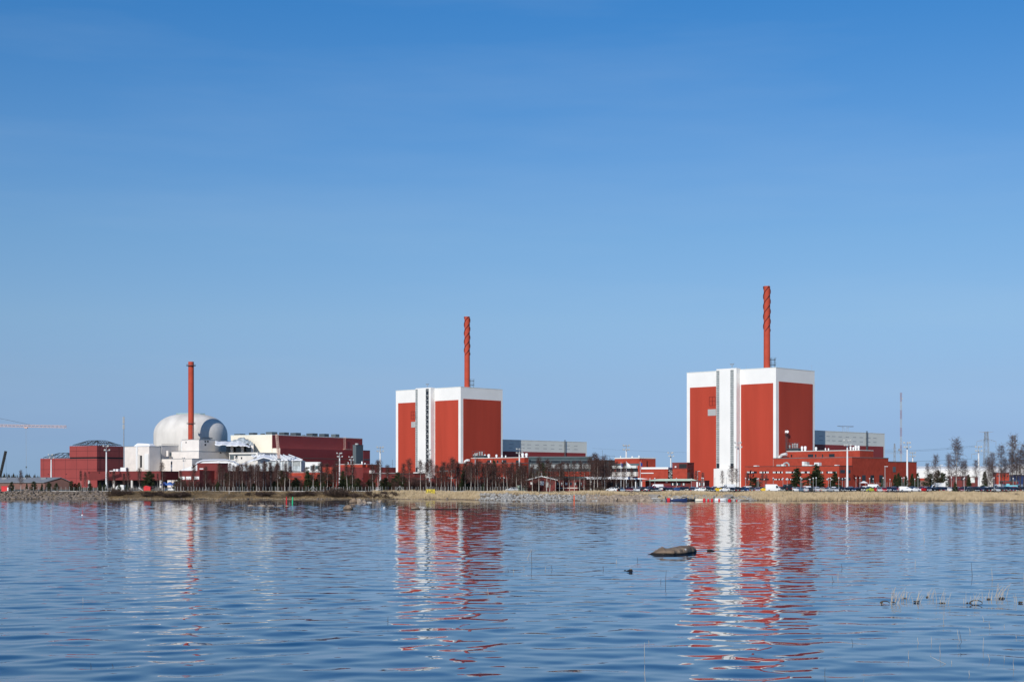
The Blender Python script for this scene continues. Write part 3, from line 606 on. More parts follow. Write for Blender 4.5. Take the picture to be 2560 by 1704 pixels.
rW, fW = fblock('wing_building', 'long single-storey wing with a grey roof, attached behind the red cottage', 'building', 584, 1391, 1466, 1199, 'red_dark', 8, cap='roof_dark', lip=.8)
windows_front(rW, fW, 0, [(1393, 1398), (1401, 1406), (1413, 1419), (1424, 1430), (1437, 1443), (1448, 1455)], 1205, 1212, 2, .7)
obj('plinth', on_front(MB(), fW, 0, 1391.5, 1465, 1218, 1220, .1), 'concrete', rW)
rV, fV = fblock('garden_wall', 'pale green plank wall beside the red cottage', 'wall', 578, 1293, 1318, 1213, 'roof_green', .3, cap='white', lip=.1, capname='coping')
# ---------------------------------------------------------------- domed plant on the far side
A3 = -30.
cx, cy = X_at(476.7, 1248), 1248.
dm = thing('reactor_dome', 'pale concrete reactor dome with a flat crown ring, behind the slim red stack', 'dome', (cx, cy, G))
k = 1248 / F
prof = [(r * k, Z_at(y, 1248)) for r, y in ((90.7, 1216), (90.7, 1085), (89.8, 1078), (88, 1071.5), (84.8, 1065), (80.5, 1059), (75, 1053.3), (68, 1048), (59, 1043), (48, 1039), (37, 1036.6), (20, 1034.8), (.3, 1034.2))]
obj('shell', MB().lathe((cx, cy), prof, 72), 'concrete', dm, smooth='all')
mb = MB(); zr = Z_at(1037, 1248); R = 35 * k
for i in range(48):
    t0, t1 = i * math.pi / 24, (i + 1) * math.pi / 24
    p, q = (cx + R * math.cos(t0), cy + R * math.sin(t0)), (cx + R * math.cos(t1), cy + R * math.sin(t1))
    mb.tube((*p, zr + 1.2), (*q, zr + 1.2), .10, n=4); mb.tube((*p, zr + .6), (*q, zr + .6), .2, n=4); mb.tube((*p, zr - .3), (*p, zr + 1.2), .08, n=4)
obj('crown_railing', mb, 'roof_green', dm)
st3 = stack('slim plain red vent stack with ring platforms, in front of the pale dome', 477.6, 1206, 2.2, 904, 1105, 0, strakes=False)
sx, sy = X_at(477.6, 1206), 1206
for y, w in ((914.5, 3.6), (1059.5, 3.3)):
    z = Z_at(y, 1206); mb = MB().lathe((sx, sy), [(2.16, z), (w, z), (w, z + .25), (2.16, z + .25)], 28, caps=False)
    for i in range(14): t = i * math.pi / 7; mb.tube((sx + w*math.cos(t), sy + w*math.sin(t), z), (sx + w*math.cos(t), sy + w*math.sin(t), z + 1.1), .06, n=3)
    mb.lathe((sx, sy), [(w - .05, z + 1.0), (w + .05, z + 1.0), (w + .05, z + 1.12), (w - .05, z + 1.12)], 28, caps=False)
    obj('ring_platform', mb, 'steel_dark', st3)
mb = MB(); lx = sx + 1.9; ly = sy - 1.6
for zz in np.arange(Z_at(1100, 1206), Z_at(1062, 1206), .8): mb.tube((lx - .3, ly, zz), (lx + .3, ly, zz), .05, n=3)
for d in (-.3, .3): mb.tube((lx + d, ly, Z_at(1100, 1206)), (lx + d, ly, Z_at(1060, 1206)), .06, n=4)
obj('ladder', mb, 'steel', st3)

def cb(name, label, cat, xc, D, xl, xr, ytop, wm, ang=A3, zb=G, **kw):
    fr = fr_at(xc, D, ang); a0 = fr.a_at(xl, 0); b1 = fr.b_at(xr, 0); z1 = fr.z(0, 0, ytop)
    return block(name, label, cat, fr, a0, 0, 0, b1, z1, wm, z0=zb, **kw), fr, a0, b1, z1
kw = dict(cap='steel', lip=.4)
r, f, a0, b1, z1 = cb('portal_block', 'cream concrete block with a tall recessed gateway, beside the dark red hall', 'building', 373, 1150, 311.5, 403, 1115.5, 'cream', **kw)
o = obj('portal', on_front(MB(), f, 0, 341, 350.5, 1135, 1173, .5).add([], []), 'concrete', r); mb = MB()
on_front(mb, f, 0, 341, 345.5, 1116, 1175, .7); on_front(mb, f, 0, 362.5, 372, 1134, 1174, .6)
obj('pilaster', mb, 'white', r); obj('recess', on_front(MB(), f, 0, 350.6, 362.4, 1137, 1170, .15), 'concrete', r); obj('gateway', on_front(MB(), f, -.153, 350.6, 355, 1138, 1168, .05), 'black', r)
b = f.b_at(402, 0); obj('downpipe', MB().tube(f.P(.3, b, G), f.P(.3, b, z1), .22, n=6), 'steel_dark', r)
mb = MB(); z = z1 + .4; p = [f.P(a0 + 6, 3, z), f.P(-2, 3, z), f.P(-2, 9, z), f.P(a0 + 6, 9, z)]
mb.hexa([tuple(q) for q in p] + [tuple(f.P(a0 + 9, 4, z + 2.2)), tuple(f.P(-4, 4, z + 1.6)), tuple(f.P(-4, 8, z + 1.9)), tuple(f.P(a0 + 9, 8, z + 2.4))]); obj('roof_tarp', mb, 'tarp', r)
r, f, a0, b1, z1 = cb('shield_wall', 'grey concrete wall block under the dome, right behind the cream gateway block', 'building', 404, 1175, 398, 446, 1114.5, 'cream', **kw)
mb = MB()
for i in range(26): q = f.P(.2, b1 * i / 25, z1 + .4); mb.tube(q, q + Vector((0, 0, 1.2)), .06, n=3)
mb.tube(f.P(.2, 0, z1 + 1.6), f.P(.2, b1, z1 + 1.6), .07, n=3); obj('railing', mb, 'steel_dark', r)
r, f, a0, b1, z1 = cb('stack_base_block', 'upper cream block at the foot of the slim red stack, small dark windows', 'building', 497.5, 1178, 455, 537.5, 1098.6, 'cream', **kw)
for x, y in ((513, 1103), (519.5, 1103), (513, 1111)): obj('window', on_side(MB(), f, 0, x - 1.7, x + 1.7, y - 2.2, y + 2.2, .1), 'glass_dark', r)
obj('window', on_front(MB(), f, 0, 464, 466.5, 1104, 1107, .1), 'glass_dark', r)
mb = MB()
for i in range(14): q = f.P(-.3, b1 * (.25 + .6 * i / 13), z1 + .4); mb.tube(q, q + Vector((0, 0, 1.4)), .08, n=3)
mb.tube(f.P(-.3, b1 * .25, z1 + 1.7), f.P(-.3, b1 * .85, z1 + 1.7), .35, n=4); obj('railing', mb, 'steel_dark', r)
c = f.p(a0 - 2.2, 5); obj('round_tower', MB().lathe(c, [(2.6, G), (2.6, Z_at(1104, 1185)), (1.6, Z_at(1101, 1185)), (.2, Z_at(1100, 1185))], 16), 'white', r, smooth=True)
r, f, a0, b1, z1 = cb('middle_block', 'middle cream block stepping down below the slim red stack', 'building', 497, 1162, 429, 573, 1128, 'cream', **kw)
obj('pier', on_front(MB(), f, 0, 417, 422, 1126, 1146, .6), 'cream', r); obj('window', on_side(MB(), f, 0, 549.5, 553, 1128.5, 1132.5, .1), 'glass_dark', r)
obj('recess', on_front(MB(), f, 0, 424, 429, 1131, 1140, .1), 'steel_dark', r)
r, f, a0, b1, z1 = cb('lower_block', 'lowest cream block with one narrow slit window', 'building', 480, 1146, 404, 505, 1146.5, 'cream', **kw)
obj('window', on_front(MB(), f, 0, 427.5, 430.5, 1154, 1160, .1), 'glass_dark', r)
# tarped construction between dome and turbine hall
D = 1180
r, f = fblock('open_frame_building', 'grey unfinished concrete storey with dark openings under torn white tarps', 'building', D, 573, 644, 1134, 'concrete', 24, ang=-30, cap='concrete', lip=.9)
obj('window', on_front(MB(), f, 0, 575, 585, 1137, 1148, .15), 'slate', r); obj('window', on_front(MB(), f, 0, 589, 594, 1138, 1146, .15), 'glass_dark', r); obj('window', on_front(MB(), f, 0, 602.5, 605.5, 1142, 1147, .15), 'glass_dark', r)
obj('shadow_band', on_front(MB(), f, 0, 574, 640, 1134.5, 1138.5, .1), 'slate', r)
for x0, x1 in ((577, 583), (603, 609), (628, 634)): obj('pillar', MB().box((X_at((x0+x1)/2, D+8), D + 8, (Z_at(1134, D) + Z_at(1112, D)) / 2 + .5), ((x1-x0)/F*D, 2, Z_at(1112, D) - Z_at(1134, D) - 1)), 'cream', r)
obj('back_wall', MB().box((X_at(600, D+14), D + 14, (Z_at(1134, D) + Z_at(1108, D)) / 2 + .6), (21, 1, Z_at(1108, D) - Z_at(1134, D) - 1)), 'glass_dark', r)
def sheet(name, label, grid, m='tarp', thick=.35, amp=.35, parent=None):
    """draped tarpaulin: grid of (px, py, D) rows, refined, crumpled and given thickness"""
    g = np.array([[tuple(pt(*q)) for q in row] for row in grid]); R_, C_ = g.shape[:2]; n = 7
    u = np.linspace(0, R_ - 1, (R_ - 1) * n + 1); v = np.linspace(0, C_ - 1, (C_ - 1) * n + 1); out = np.zeros((len(u), len(v), 3))
    for i, a in enumerate(u):
        i0 = min(int(a), R_ - 2); fa = a - i0
        for j, b_ in enumerate(v):
            j0 = min(int(b_), C_ - 2); fb = b_ - j0
            out[i, j] = (g[i0, j0]*(1-fb)+g[i0, j0+1]*fb)*(1-fa)+(g[i0+1, j0]*(1-fb)+g[i0+1, j0+1]*fb)*fa
    out += RNG.normal(0, amp * .4, out.shape); out[..., 2] -= amp * np.abs(np.sin(v * 5))[None, :]
    nu, nv = len(u), len(v); top = out.reshape(-1, 3); bot = top - np.array([0, 0, thick])
    mb = MB(); N = nu * nv; fs = []
    for i in range(nu - 1):
        for j in range(nv - 1):
            a = i*nv+j; fs += [(a, a+1, a+nv+1, a+nv), (N+a+nv, N+a+nv+1, N+a+1, N+a)]
    for j in range(nv - 1): fs += [(j+1, j, N+j, N+j+1), ((nu-1)*nv+j, (nu-1)*nv+j+1, N+(nu-1)*nv+j+1, N+(nu-1)*nv+j)]
    for i in range(nu - 1): fs += [(i*nv, (i+1)*nv, N+(i+1)*nv, N+i*nv), ((i+1)*nv+nv-1, i*nv+nv-1, N+i*nv+nv-1, N+(i+1)*nv+nv-1)]
    mb.add(np.concatenate([top, bot]).tolist(), fs)
    o = obj(name, mb, m, parent, smooth='all')
    if label: tag(o, label, 'tarpaulin')
    return o
sheet('tarpaulin', 'torn white tarpaulin roof sloping down between the dome and the cream hall wall', [[(538, 1101, 1195), (575, 1101, 1195), (600, 1098, 1195), (622, 1110, 1195)], [(538, 1110, 1172), (572, 1111.5, 1172), (598, 1112.5, 1172), (625, 1114.5, 1172)]], amp=.6)
sheet('tarpaulin', 'white tarpaulin peak hung against the cream turbine hall wall', [[(585, 1098, 1196), (606, 1091, 1196), (622, 1098, 1196), (632, 1104, 1196)], [(580, 1103, 1188), (604, 1104, 1188), (622, 1107, 1188), (634, 1112, 1188)]], m='sheet', amp=.7)
sheet('tarpaulin', 'small white tarpaulin strip below the cream turbine hall wall', [[(631, 1133, 1172), (645, 1132, 1172), (664, 1134, 1172)], [(629, 1139, 1162), (645, 1140, 1162), (662, 1138, 1162)]], amp=.6)
D = 1120
t = thing('tent_hall', 'white tunnel tent roof behind the small dark red cube', 'tent', (X_at(530, D), D, G))
sheet('cover', None, [[(478, 1168, D), (490, 1158, D), (505, 1150.5, D), (540, 1149, D), (566, 1149, D), (580, 1152, D), (608, 1168, D)], [(484, 1166, D + 16), (492, 1154, D + 16), (508, 1147.5, D + 16), (540, 1146.5, D + 16), (566, 1146.5, D + 16), (584, 1151, D + 16), (612, 1167, D + 16)]], parent=t, amp=.1, thick=.25)
mb = MB(); mb.prism([pt(445, 1176, D + 1), pt(610, 1176, D + 1), pt(606, 1167, D + 1), pt(580, 1154, D + 1), pt(566, 1151, D + 1), pt(506, 1152, D + 1), pt(491, 1160, D + 1), pt(470, 1168, D + 1)], (0, 14, 0)); obj('wall', mb, 'tarp', t)
# big white sheeted tent
D = 1090
t = thing('sheeted_shelter', 'large white sheeted shelter with translucent bays and a ribbed roof', 'shelter', (X_at(680, D), D, G))
sheet('cover', None, [[(603, 1162, D), (625, 1152, D), (660, 1142, D), (682, 1148, D)], [(603, 1159, D + 5), (632, 1147, D + 10), (664, 1136, D + 22), (690, 1137, D + 30)]], parent=t, amp=.15, thick=.5)
sheet('cover', None, [[(676, 1149.5, D), (700, 1150, D), (725, 1150, D), (757, 1149.5, D)], [(664, 1136.5, D + 24), (690, 1136.5, D + 24), (706, 1137, D + 24), (722, 1138, D + 24)]], parent=t, amp=.1, thick=.4)
mb = MB()
for xa, xb in ((690, 676), (700, 682), (709, 690), (720, 700), (733, 708), (756, 722)): mb.tube(pt(xa, 1148.5, D - .5), pt(xb, 1135.7, D + 22), .4, n=4)
obj('roof_rib', mb, 'white', t)
mb = MB(); mb.prism([pt(603, 1177, D + 1.2), pt(754, 1177, D + 1.2), pt(754, 1150, D + 1.2), pt(680, 1151, D + 1.2), pt(655, 1158, D + 1.2), pt(608, 1163.5, D + 1.2)], (0, 20, 0)); obj('wall', mb, 'sheet', t)
for x in (640, 672, 690, 705, 711, 720, 731, 752): obj('post', MB().tube(pt(x, 1178, D + .6), pt(x, 1151 if x > 680 else 1158, D + .6), .3, n=4), 'white', t)
for x0, x1, y0, y1 in ((716, 721, 1156, 1176), (723.5, 728, 1157, 1174), (733, 750, 1154, 1164)): obj('bay', MB().prism([pt(x0, y1, D + 1), pt(x1, y1, D + 1), pt(x1, y0, D + 1), pt(x0, y0, D + 1)], (0, .19, 0)), 'glass_grey', t)
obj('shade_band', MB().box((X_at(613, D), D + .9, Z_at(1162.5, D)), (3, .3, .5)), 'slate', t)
# cream and dark red turbine hall with vent boxes
fr = fr_at(680, 1190, A3); a0 = fr.a_at(577, 0); b1 = fr.b_at(905.5, 0); z1 = fr.z(0, 0, 1087); zs = fr.z(0, 0, 1120)
r = thing('turbine_hall', 'long dark red turbine hall with a cream end wall and dark roof vents', 'turbine hall', (*fr.p(a0 / 2, b1 / 2), G))
obj('wall', MB().fbox(fr, a0, 0, 0, b1, G, z1), 'cream_wall', r); obj('roof', MB().fbox(fr, a0 - .1, .15, -.1, b1 + .1, z1 + .003, z1 + .5), 'grey_clad', r)
obj('red_cladding', MB().fbox(fr, .003, .25, .1, b1, zs, z1), 'red_hall', r)
al = fr.a_at(700, 0); zl = fr.z(al, 0, 1120)
lw = obj('lower_storey', MB().fbox(fr, .26, al, 0, b1 - 4, G, zs - .02), 'cream_wall', r)
obj('red_cladding', MB().fbox(fr, al, al + .2, .3, b1 - 4, G, zs - .02), 'red_hall', lw); obj('light_band', on_side(MB(), fr, al + .2, 757, 885, 1145, 1147, .1), 'brown_wall', lw)
for i, (x0, x1, y) in enumerate(((585, 614, 1084), (622, 644, 1081.5), (651, 663, 1083), (664, 694, 1079.5), (697, 723, 1080.5), (725, 753, 1081.5), (754, 764, 1087), (765, 795, 1083), (797, 823, 1084), (827, 849, 1085))):
    xm = (x0 + x1) / 2; b_ = fr.b_at(xm, -9); aa = -9
    if b_ < 2: b_ = 4; aa = fr.a_at(xm, 4)
    pz = fr.p(aa, b_); wd = (x1 - x0) / F * pz[1]; zz = Z_at(y, pz[1])
    q = MB().fbox(fr, aa - wd * .32, aa + wd * .32, b_ - wd * .36, b_ + wd * .36, z1 + .5, max(zz, z1 + 1.4))
    obj('roof_vent', q, 'steel_dark' if i % 3 else 'slate', r)
b_ = fr.b_at(859, .3); mb = MB()
for d in (-.9, .9): mb.tube(fr.P(1.4, b_ + d, fr.z(0, b_, 1124)), fr.P(1.4, b_ + d, z1 + 1), .15, n=4)
for zz in np.arange(fr.z(0, b_, 1122), z1, 1.5): mb.tube(fr.P(1.4, b_ - .9, zz), fr.P(1.4, b_ + .9, zz), .1, n=4)
mb.fbox(fr, .3, 2.2, b_ - 1, b_ + 9, fr.z(0, b_, 1123), fr.z(0, b_, 1122.3)); obj('ladder', mb, 'pink_steel', r)
fg = fr_at(890.3, 1225, A3); r, f, a0, b1, z1 = cb('stair_tower', 'plain slate grey stair tower at the end of the long dark red hall', 'tower', 890.3, 1225, 882, 908, 1112, 'slate', cap='steel_dark', lip=.3)
mb = MB(); mb.lathe(f.p(-1.5, 3), [(1.4, z1 + .3), (1.4, z1 + 1.4), (.2, z1 + 1.5)], 10); obj('roof_fan', mb, 'galv', r)
r, f, a0, b1, z1 = cb('hall_annex', 'dark red cube behind the slate grey stair tower', 'building', 908.5, 1262, 890, 925, 1125.7, 'red_hall', cap='steel_dark', lip=.3)
obj('light_band', on_side(MB(), f, 0, 908.6, 925, 1147, 1149.5, .1), 'slate', r)
# white pavilion and orange-red brick complex
D = 1060
r, f, a0, b1, z1 = cb('white_pavilion', 'small white rounded pavilion with dark green windows', 'building', 801, D, 763, 803, 1156, 'white', ang=-12, cap='white', lip=.5)
obj('window', on_front(MB(), f, 0, 776, 787, 1163.5, 1175, .15), 'slate', r); obj('window', on_front(MB(), f, 0, 788.5, 799, 1163.5, 1172, .15), 'teal', r); obj('window', on_front(MB(), f, 0, 754 + 10, 774, 1167, 1170, .15), 'glass_dark', r)
obj('railing', on_front(MB(), f, 0, 763, 800, 1175.5, 1178, .6), 'white', r)
r, f, a0, b1, z1 = cb('brick_workshop', 'orange-red brick workshop with a white roof edge, beside the slate tower', 'building', 906, 1010, 840, 948, 1160.3, 'red_brick', cap='white', lip=.25)
obj('pier', on_side(MB(), f, 0, 915, 919, 1160.5, 1167, 1.), 'red_brick', r); tanks(r, f, 5, z1, [(869, 872, 1.6), (903, 907, 2), (911, 914, 1.)])
r, f, a0, b1, z1 = cb('brick_drum_building', 'low orange-red brick building with a rounded front, below the white pavilion', 'building', 833, 1000, 806, 846, 1167, 'red_brick', ang=-30, cap='red_dark', lip=.2)
c = f.p(f.a_at(812, 0) + 2, 3); obj('rounded_bay', MB().lathe(c, [(3.4, G), (3.4, z1 + .1)], 24), 'red_brick', r, smooth=True)
r, f, a0, b1, z1 = cb('brick_shed', 'broad orange-red brick shed with a dark loading recess, behind the pines', 'building', 800, 960, 722, 812, 1180.5, 'red_brick', ang=-20, cap='white', lip=.2)
obj('loading_recess', on_front(MB(), f, 0, 728, 754, 1189, 1195, .1), 'red_dark', r)
r, f, a0, b1, z1 = cb('brick_yard_building', 'dull red brick yard building with a dark notch, behind the pines', 'building', 907.5, 940, 844, 990, 1168, 'red_dark', ang=-40, cap='red_dark', lip=.2)
obj('upper_recess', on_side(MB(), f, 0, 908, 925, 1168.5, 1182, .1), 'red_hall', r); obj('window', on_front(MB(), f, 0, 847, 861, 1167.5, 1176, .1), 'red_hall', r)
mb = MB(); on_side(mb, f, 0, 926, 986, 1181, 1183.4, 1.6); obj('white_roof_edge', mb, 'white', r); mb = MB(); on_side(mb, f, 0, 923, 930, 1175, 1183, 2.4); obj('roof_cabin', mb, 'white', r)
obj('hole', on_front(MB(), f, 0, 909 - 3.5, 909 - 1.5, 1194, 1197, .1), 'glass_dark', r)
r, f, a0, b1, z1 = cb('brick_hut', 'small dark red brick cube low against the white column of the farther reactor block', 'building', 979.5, 960, 967.5, 990, 1169, 'red_dark', ang=-35, cap='red_dark', lip=.2)
obj('recess', on_side(MB(), f, 0, 980.5, 989, 1171, 1180, .1), 'black', r)
mb = MB(); mb.tube(pt(981, 1169, 962), pt(981, 1148, 962), .1, n=4).tube(pt(979, 1160, 962), pt(983, 1160, 962), .06, n=4); obj('aerial', mb, 'steel_dark', r)
# dark red bridge buildings
r, f, a0, b1, z1 = cb('raised_hall', 'long dark red hall raised on pale pillars, below the cream blocks', 'building', 402, 1040, 221, 447, 1177.7, 'red_dark', ang=-28, zb=Z_at(1199.5, 1040), cap='red_dark', lip=.2)
for x in (223, 285, 330, 402): obj('pillar', MB().tube(f.P(f.a_at(x, 1), 1, G), f.P(f.a_at(x, 1), 1, Z_at(1199.6, 1040)), .8, n=10), 'concrete', r)
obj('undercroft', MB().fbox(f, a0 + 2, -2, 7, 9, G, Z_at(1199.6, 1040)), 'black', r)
for x in (222, 248, 276, 300): obj('wall_lamp', on_front(MB(), f, 0, x, x + 1.6, 1179.5, 1182, .6), 'black', r)
roofbox(r, f, 3, z1 + .2, 301, 315, 2.6); roofbox(r, f, 3, z1 + .2, 283, 288, 1.5); roofbox(r, f, 3, z1 + .2, 290, 295, 1.6); roofbox(r, f, 3, z1 + .2, 274, 283, .5)
r, f, a0, b1, z1 = cb('red_annex_hall', 'dark red flat hall with white loading doors, right of the raised hall', 'building', 499, 1030, 447.5, 690, 1176.5, 'red_dark', ang=-28, cap='red_dark', lip=.2)
for x0, x1 in ((449, 462), (465, 478), (486, 498)): obj('loading_door', on_front(MB(), f, 0, x0, x1, 1190.5, 1198, .15), 'white', r)
r, f, a0, b1, z1 = cb('red_cube_building', 'small dark red cube with a pale vent strip, in front of the tunnel tent', 'building', 546.5, 1042, 493, 570, 1157.5, 'red_dark', ang=-28, cap='red_dark', lip=.2)
obj('vent_strip', on_front(MB(), f, 0, 500, 509, 1170, 1172.4, .5), 'white', r)
# stepped red hall with steel roof frames
fr = fr_at(242.4, 1090, A3); a0, am, b1 = fr.a_at(101, 0), fr.a_at(174.3, 0), fr.b_at(311, 0)
zlo, zmid, zhi = fr.z(am, 0, 1145), fr.z(0, 0, 1141.5), fr.z(0, 0, 1113.5)
r = thing('stepped_hall', 'stepped dark red panelled hall with steel frames on both roofs', 'hall', (*fr.p(a0 / 2, b1 / 2), G))
obj('wall', MB().fbox(fr, a0, am, 0, b1, G, zlo), 'red_panel', r); obj('wall', MB().fbox(fr, am + .003, 0, 0, b1, G, zmid - 1.2), 'red_panel', r)
obj('joint', MB().fbox(fr, am + .3, -.3, .3, b1 - .3, zmid - 1.19, zmid - .01), 'black', r); obj('upper_wall', MB().fbox(fr, am - .2, 0, 0, b1, zmid, zhi), 'red_panel', r)
def roof_frame(a0, a1, b0, b1, z, h, nx_):
    mb = MB(); i = 7.5; A = np.linspace(a0, a1, nx_); B = np.linspace(b0, b1, 5)
    ai = lambda a: min(max(a, a0 + i), a1 - i); bi = lambda b: min(max(b, b0 + i), b1 - i)
    for a in A: mb.tube(fr.P(a, b0, z), fr.P(a, b0, z + .8), .16, n=4); mb.tube(fr.P(a, b0, z + .8), fr.P(ai(a), b0 + i, z + h), .19, n=4); mb.tube(fr.P(a, b1, z + .8), fr.P(ai(a), b1 - i, z + h), .19, n=4); mb.tube(fr.P(ai(a), b0 + i, z + h), fr.P(ai(a), b1 - i, z + h), .15, n=4)
    for b in B: mb.tube(fr.P(a1, b, z), fr.P(a1, b, z + .8), .16, n=4); mb.tube(fr.P(a1, b, z + .8), fr.P(a1 - i, bi(b), z + h), .19, n=4); mb.tube(fr.P(a0, b, z + .8), fr.P(a0 + i, bi(b), z + h), .19, n=4)
    for p, q in (((a0, b0), (a1, b0)), ((a1, b0), (a1, b1)), ((a0, b1), (a1, b1)), ((a0, b0), (a0, b1))): mb.tube(fr.P(*p, z + .8), fr.P(*q, z + .8), .2, n=4)
    for t in (.5, 1):
        j = i * t; mb.tube(fr.P(a0 + j, b0 + j, z + .8 + (h - .8) * t), fr.P(a1 - j, b0 + j, z + .8 + (h - .8) * t), .2, n=4); mb.tube(fr.P(a1 - j, b0 + j, z + .8 + (h - .8) * t), fr.P(a1 - j, b1 - j, z + .8 + (h - .8) * t), .2, n=4); mb.tube(fr.P(a0 + j, b1 - j, z + .8 + (h - .8) * t), fr.P(a1 - j, b1 - j, z + .8 + (h - .8) * t), .2, n=4)
    A2 = [ai(a) for a in A]
    for a, c in zip(A2[:-1], A2[1:]): mb.tube(fr.P(a, b0 + i, z + h), fr.P(c, b1 - i, z + h), .1, n=3); mb.tube(fr.P(c, b0 + i, z + h), fr.P(a, b1 - i, z + h), .1, n=3)
    obj('roof_frame', mb, 'steel_dark', r)
roof_frame(am + 1.5, -1.5, 1.5, b1 - 1.5, zhi, 4.0, 11); roof_frame(a0 + 1.5, am - 1, 1.5, b1 - 1.5, zlo, 4.0, 7)
for x in (120, 165): obj('vent_hole', on_front(MB(), fr, 0, x, x + 1.6, 1183.5, 1186, .1), 'black', r)
ms = thing('antenna_mast', 'slim pole with grey panel antennas beside the stepped red hall', 'mast', (X_at(309.5, 1100), 1100, G))
x = X_at(309.5, 1100); obj('pole', MB().tube((x, 1100, G), (x, 1100, Z_at(1040, 1100)), .42, .26, 8), 'steel', ms, smooth=True)
for y0, y1 in ((1042, 1048), (1049, 1058), (1061, 1072)):
    mb = MB()
    for t in range(3): mb.box((x + .55 * math.cos(t * 2.1 - .9), 1100 + .55 * math.sin(t * 2.1 - .9), (Z_at(y0, 1100) + Z_at(y1, 1100)) / 2), (.42, .42, Z_at(y0, 1100) - Z_at(y1, 1100)))
    obj('panel_antenna', mb, 'galv', ms)
# grey-roofed warehouse
D = 800; xa, xb, xm = X_at(112, D), X_at(163, D), X_at(143, D); ye, yr = 1204.5, 1193.5; zg = G
wh = thing('warehouse', 'low warehouse with a long grey ridge roof and reddish walls, nearest the shore rocks', 'warehouse', (X_at(60, D), D, G))
L = Vector((-62, 26, 0)); gz, rz = Z_at(ye, D), Z_at(yr, D)
obj('wall', MB().prism([(xa, D, zg), (xb, D + 9, zg), (xb, D + 9, gz - .3), (xm, D + 5.4, rz - .3), (xa, D, gz - .3)], L), 'brown_wall', wh)
ro = MB(); e = Vector((.5, -.25, 0))
for p, q in (((xa - .8, D - .4, gz - .35), (xm, D + 5.4, rz)), ((xm, D + 5.4, rz), (xb + .8, D + 9.4, gz - .4))):
    p = Vector(p) + e; q = Vector(q) + e; u = Vector((0, 0, .25)); ro.prism([p, q, q + u, p + u], L * 1.01)
ro = obj('roof', ro, 'roof_grey', wh); mb = MB()
for k in range(5): q = Vector((xm, D + 5.4, rz + .1)) + L * (.10 + .19 * k) + Vector((-2.5, -1.5, -.5)); mb.box(q, (2.6, 1.6, .9))
obj('skylight', mb, 'roof_grey', ro)
obj('door', MB().box((X_at(97, D) , D + 5.2, G + 1.6), (2.6, .3, 3.2)), 'white', wh)
# tower crane: mast just outside the picture, jib reaching in
D = 1000
cr = thing('tower_crane', 'orange-pink lattice jib of a tower crane with a hanging hook', 'crane', (X_at(-70, D), D, G))
def lattice(mb, p, q, w, n, r=.12, r2=.07):
    p = Vector(p); q = Vector(q); d = (q - p).normalized(); u = d.orthogonal().normalized() if abs(d.z) > .9 else Vector((0, 1, 0)); v = d.cross(u).normalized(); c = [(u + v) * w / 2, (u - v) * w / 2, (-u - v) * w / 2, (-u + v) * w / 2]
    for o in c: mb.tube(p + o, q + o, r, n=4)
    for i in range(n):
        a, b = p + (q - p) * i / n, p + (q - p) * (i + 1) / n
        for j in range(4): s, t_ = c[j], c[(j + 1) % 4]; mb.tube(a + s, b + t_, r2, n=3) if i % 2 else mb.tube(a + t_, b + s, r2, n=3)
    return mb
obj('mast', lattice(MB(), (X_at(-70, D), D, G), (X_at(-70, D), D, Z_at(1040, D)), 2, 30), 'pink_steel', cr)
obj('jib', lattice(MB(), pt(-150, 1060.5, D), pt(166, 1066.2, D), 1.3, 64, .17, .10), 'pink_steel', cr)
obj('counterweight', MB().box(pt(-145, 1066, D), (5, 1.6, 3)), 'concrete', cr)
obj('pendant', MB().tube(pt(-70, 1035, D), pt(-2, 1045, D), .1, n=4).tube(pt(-2, 1045, D), pt(76, 1061.5, D), .12, n=4).tube(pt(-70, 1035, D), pt(-140, 1058, D), .1, n=4).tube(pt(-70, 1040, D), pt(-70, 1035, D), .3, n=4), 'steel_dark', cr)
tr = obj('trolley', MB().box(pt(65, 1068.8, D), (1.9, 1.5, .7)), 'pink_steel', cr); obj('hoist_rope', MB().tube(pt(64, 1069, D), pt(65.3, 1165, D), .045, n=3).tube(pt(67, 1069, D), pt(66, 1165, D), .045, n=3), 'steel', tr)
obj('hook_block', MB().box(pt(65.7, 1167, D), (.7, .5, 1.0)).tube(pt(65.7, 1169, D), pt(65.7, 1186, D), .06, n=4).lathe(tuple(pt(65.7, 1186, D))[:2], [(.05, Z_at(1185, D)), (.35, Z_at(1187, D)), (.05, Z_at(1189, D))], 8), 'steel_dark', tr)
dk = thing('mobile_crane_boom', 'black slanting boom of a mobile crane at the picture edge above the warehouse', 'crane', (X_at(-6, 900), 900, G))
obj('boom', lattice(MB(), pt(-7, 1222, 900), pt(14.5, 1127, 900), .9, 26, .22, .12), 'black', dk); obj('hoist_rope', MB().tube(pt(14.5, 1127, 900), pt(15.5, 1185, 900), .05, n=3), 'black', dk)
obj('carrier', MB().box((X_at(-12, 900), 901, G + 1.6), (9, 3, 2.2)).tube((X_at(-22, 900), 899.4, G + .6), (X_at(-22, 900), 902.6, G + .6), .6, n=10).tube((X_at(-4, 900), 899.4, G + .6), (X_at(-4, 900), 902.6, G + .6), .6, n=10), 'steel_dark', dk)
pc = thing('luffing_crane', 'pale red and white lattice mast standing before the corner of the long dark red hall', 'crane', (X_at(697.5, 1075), 1075, G))
obj('mast_foot', MB().tube(pt(697.8, 1180, 1075), pt(697.8, 1148, 1075), .75, n=8).tube(pt(697.8, 1223, 1075), pt(697.8, 1180, 1075), .9, n=8), 'white', pc)
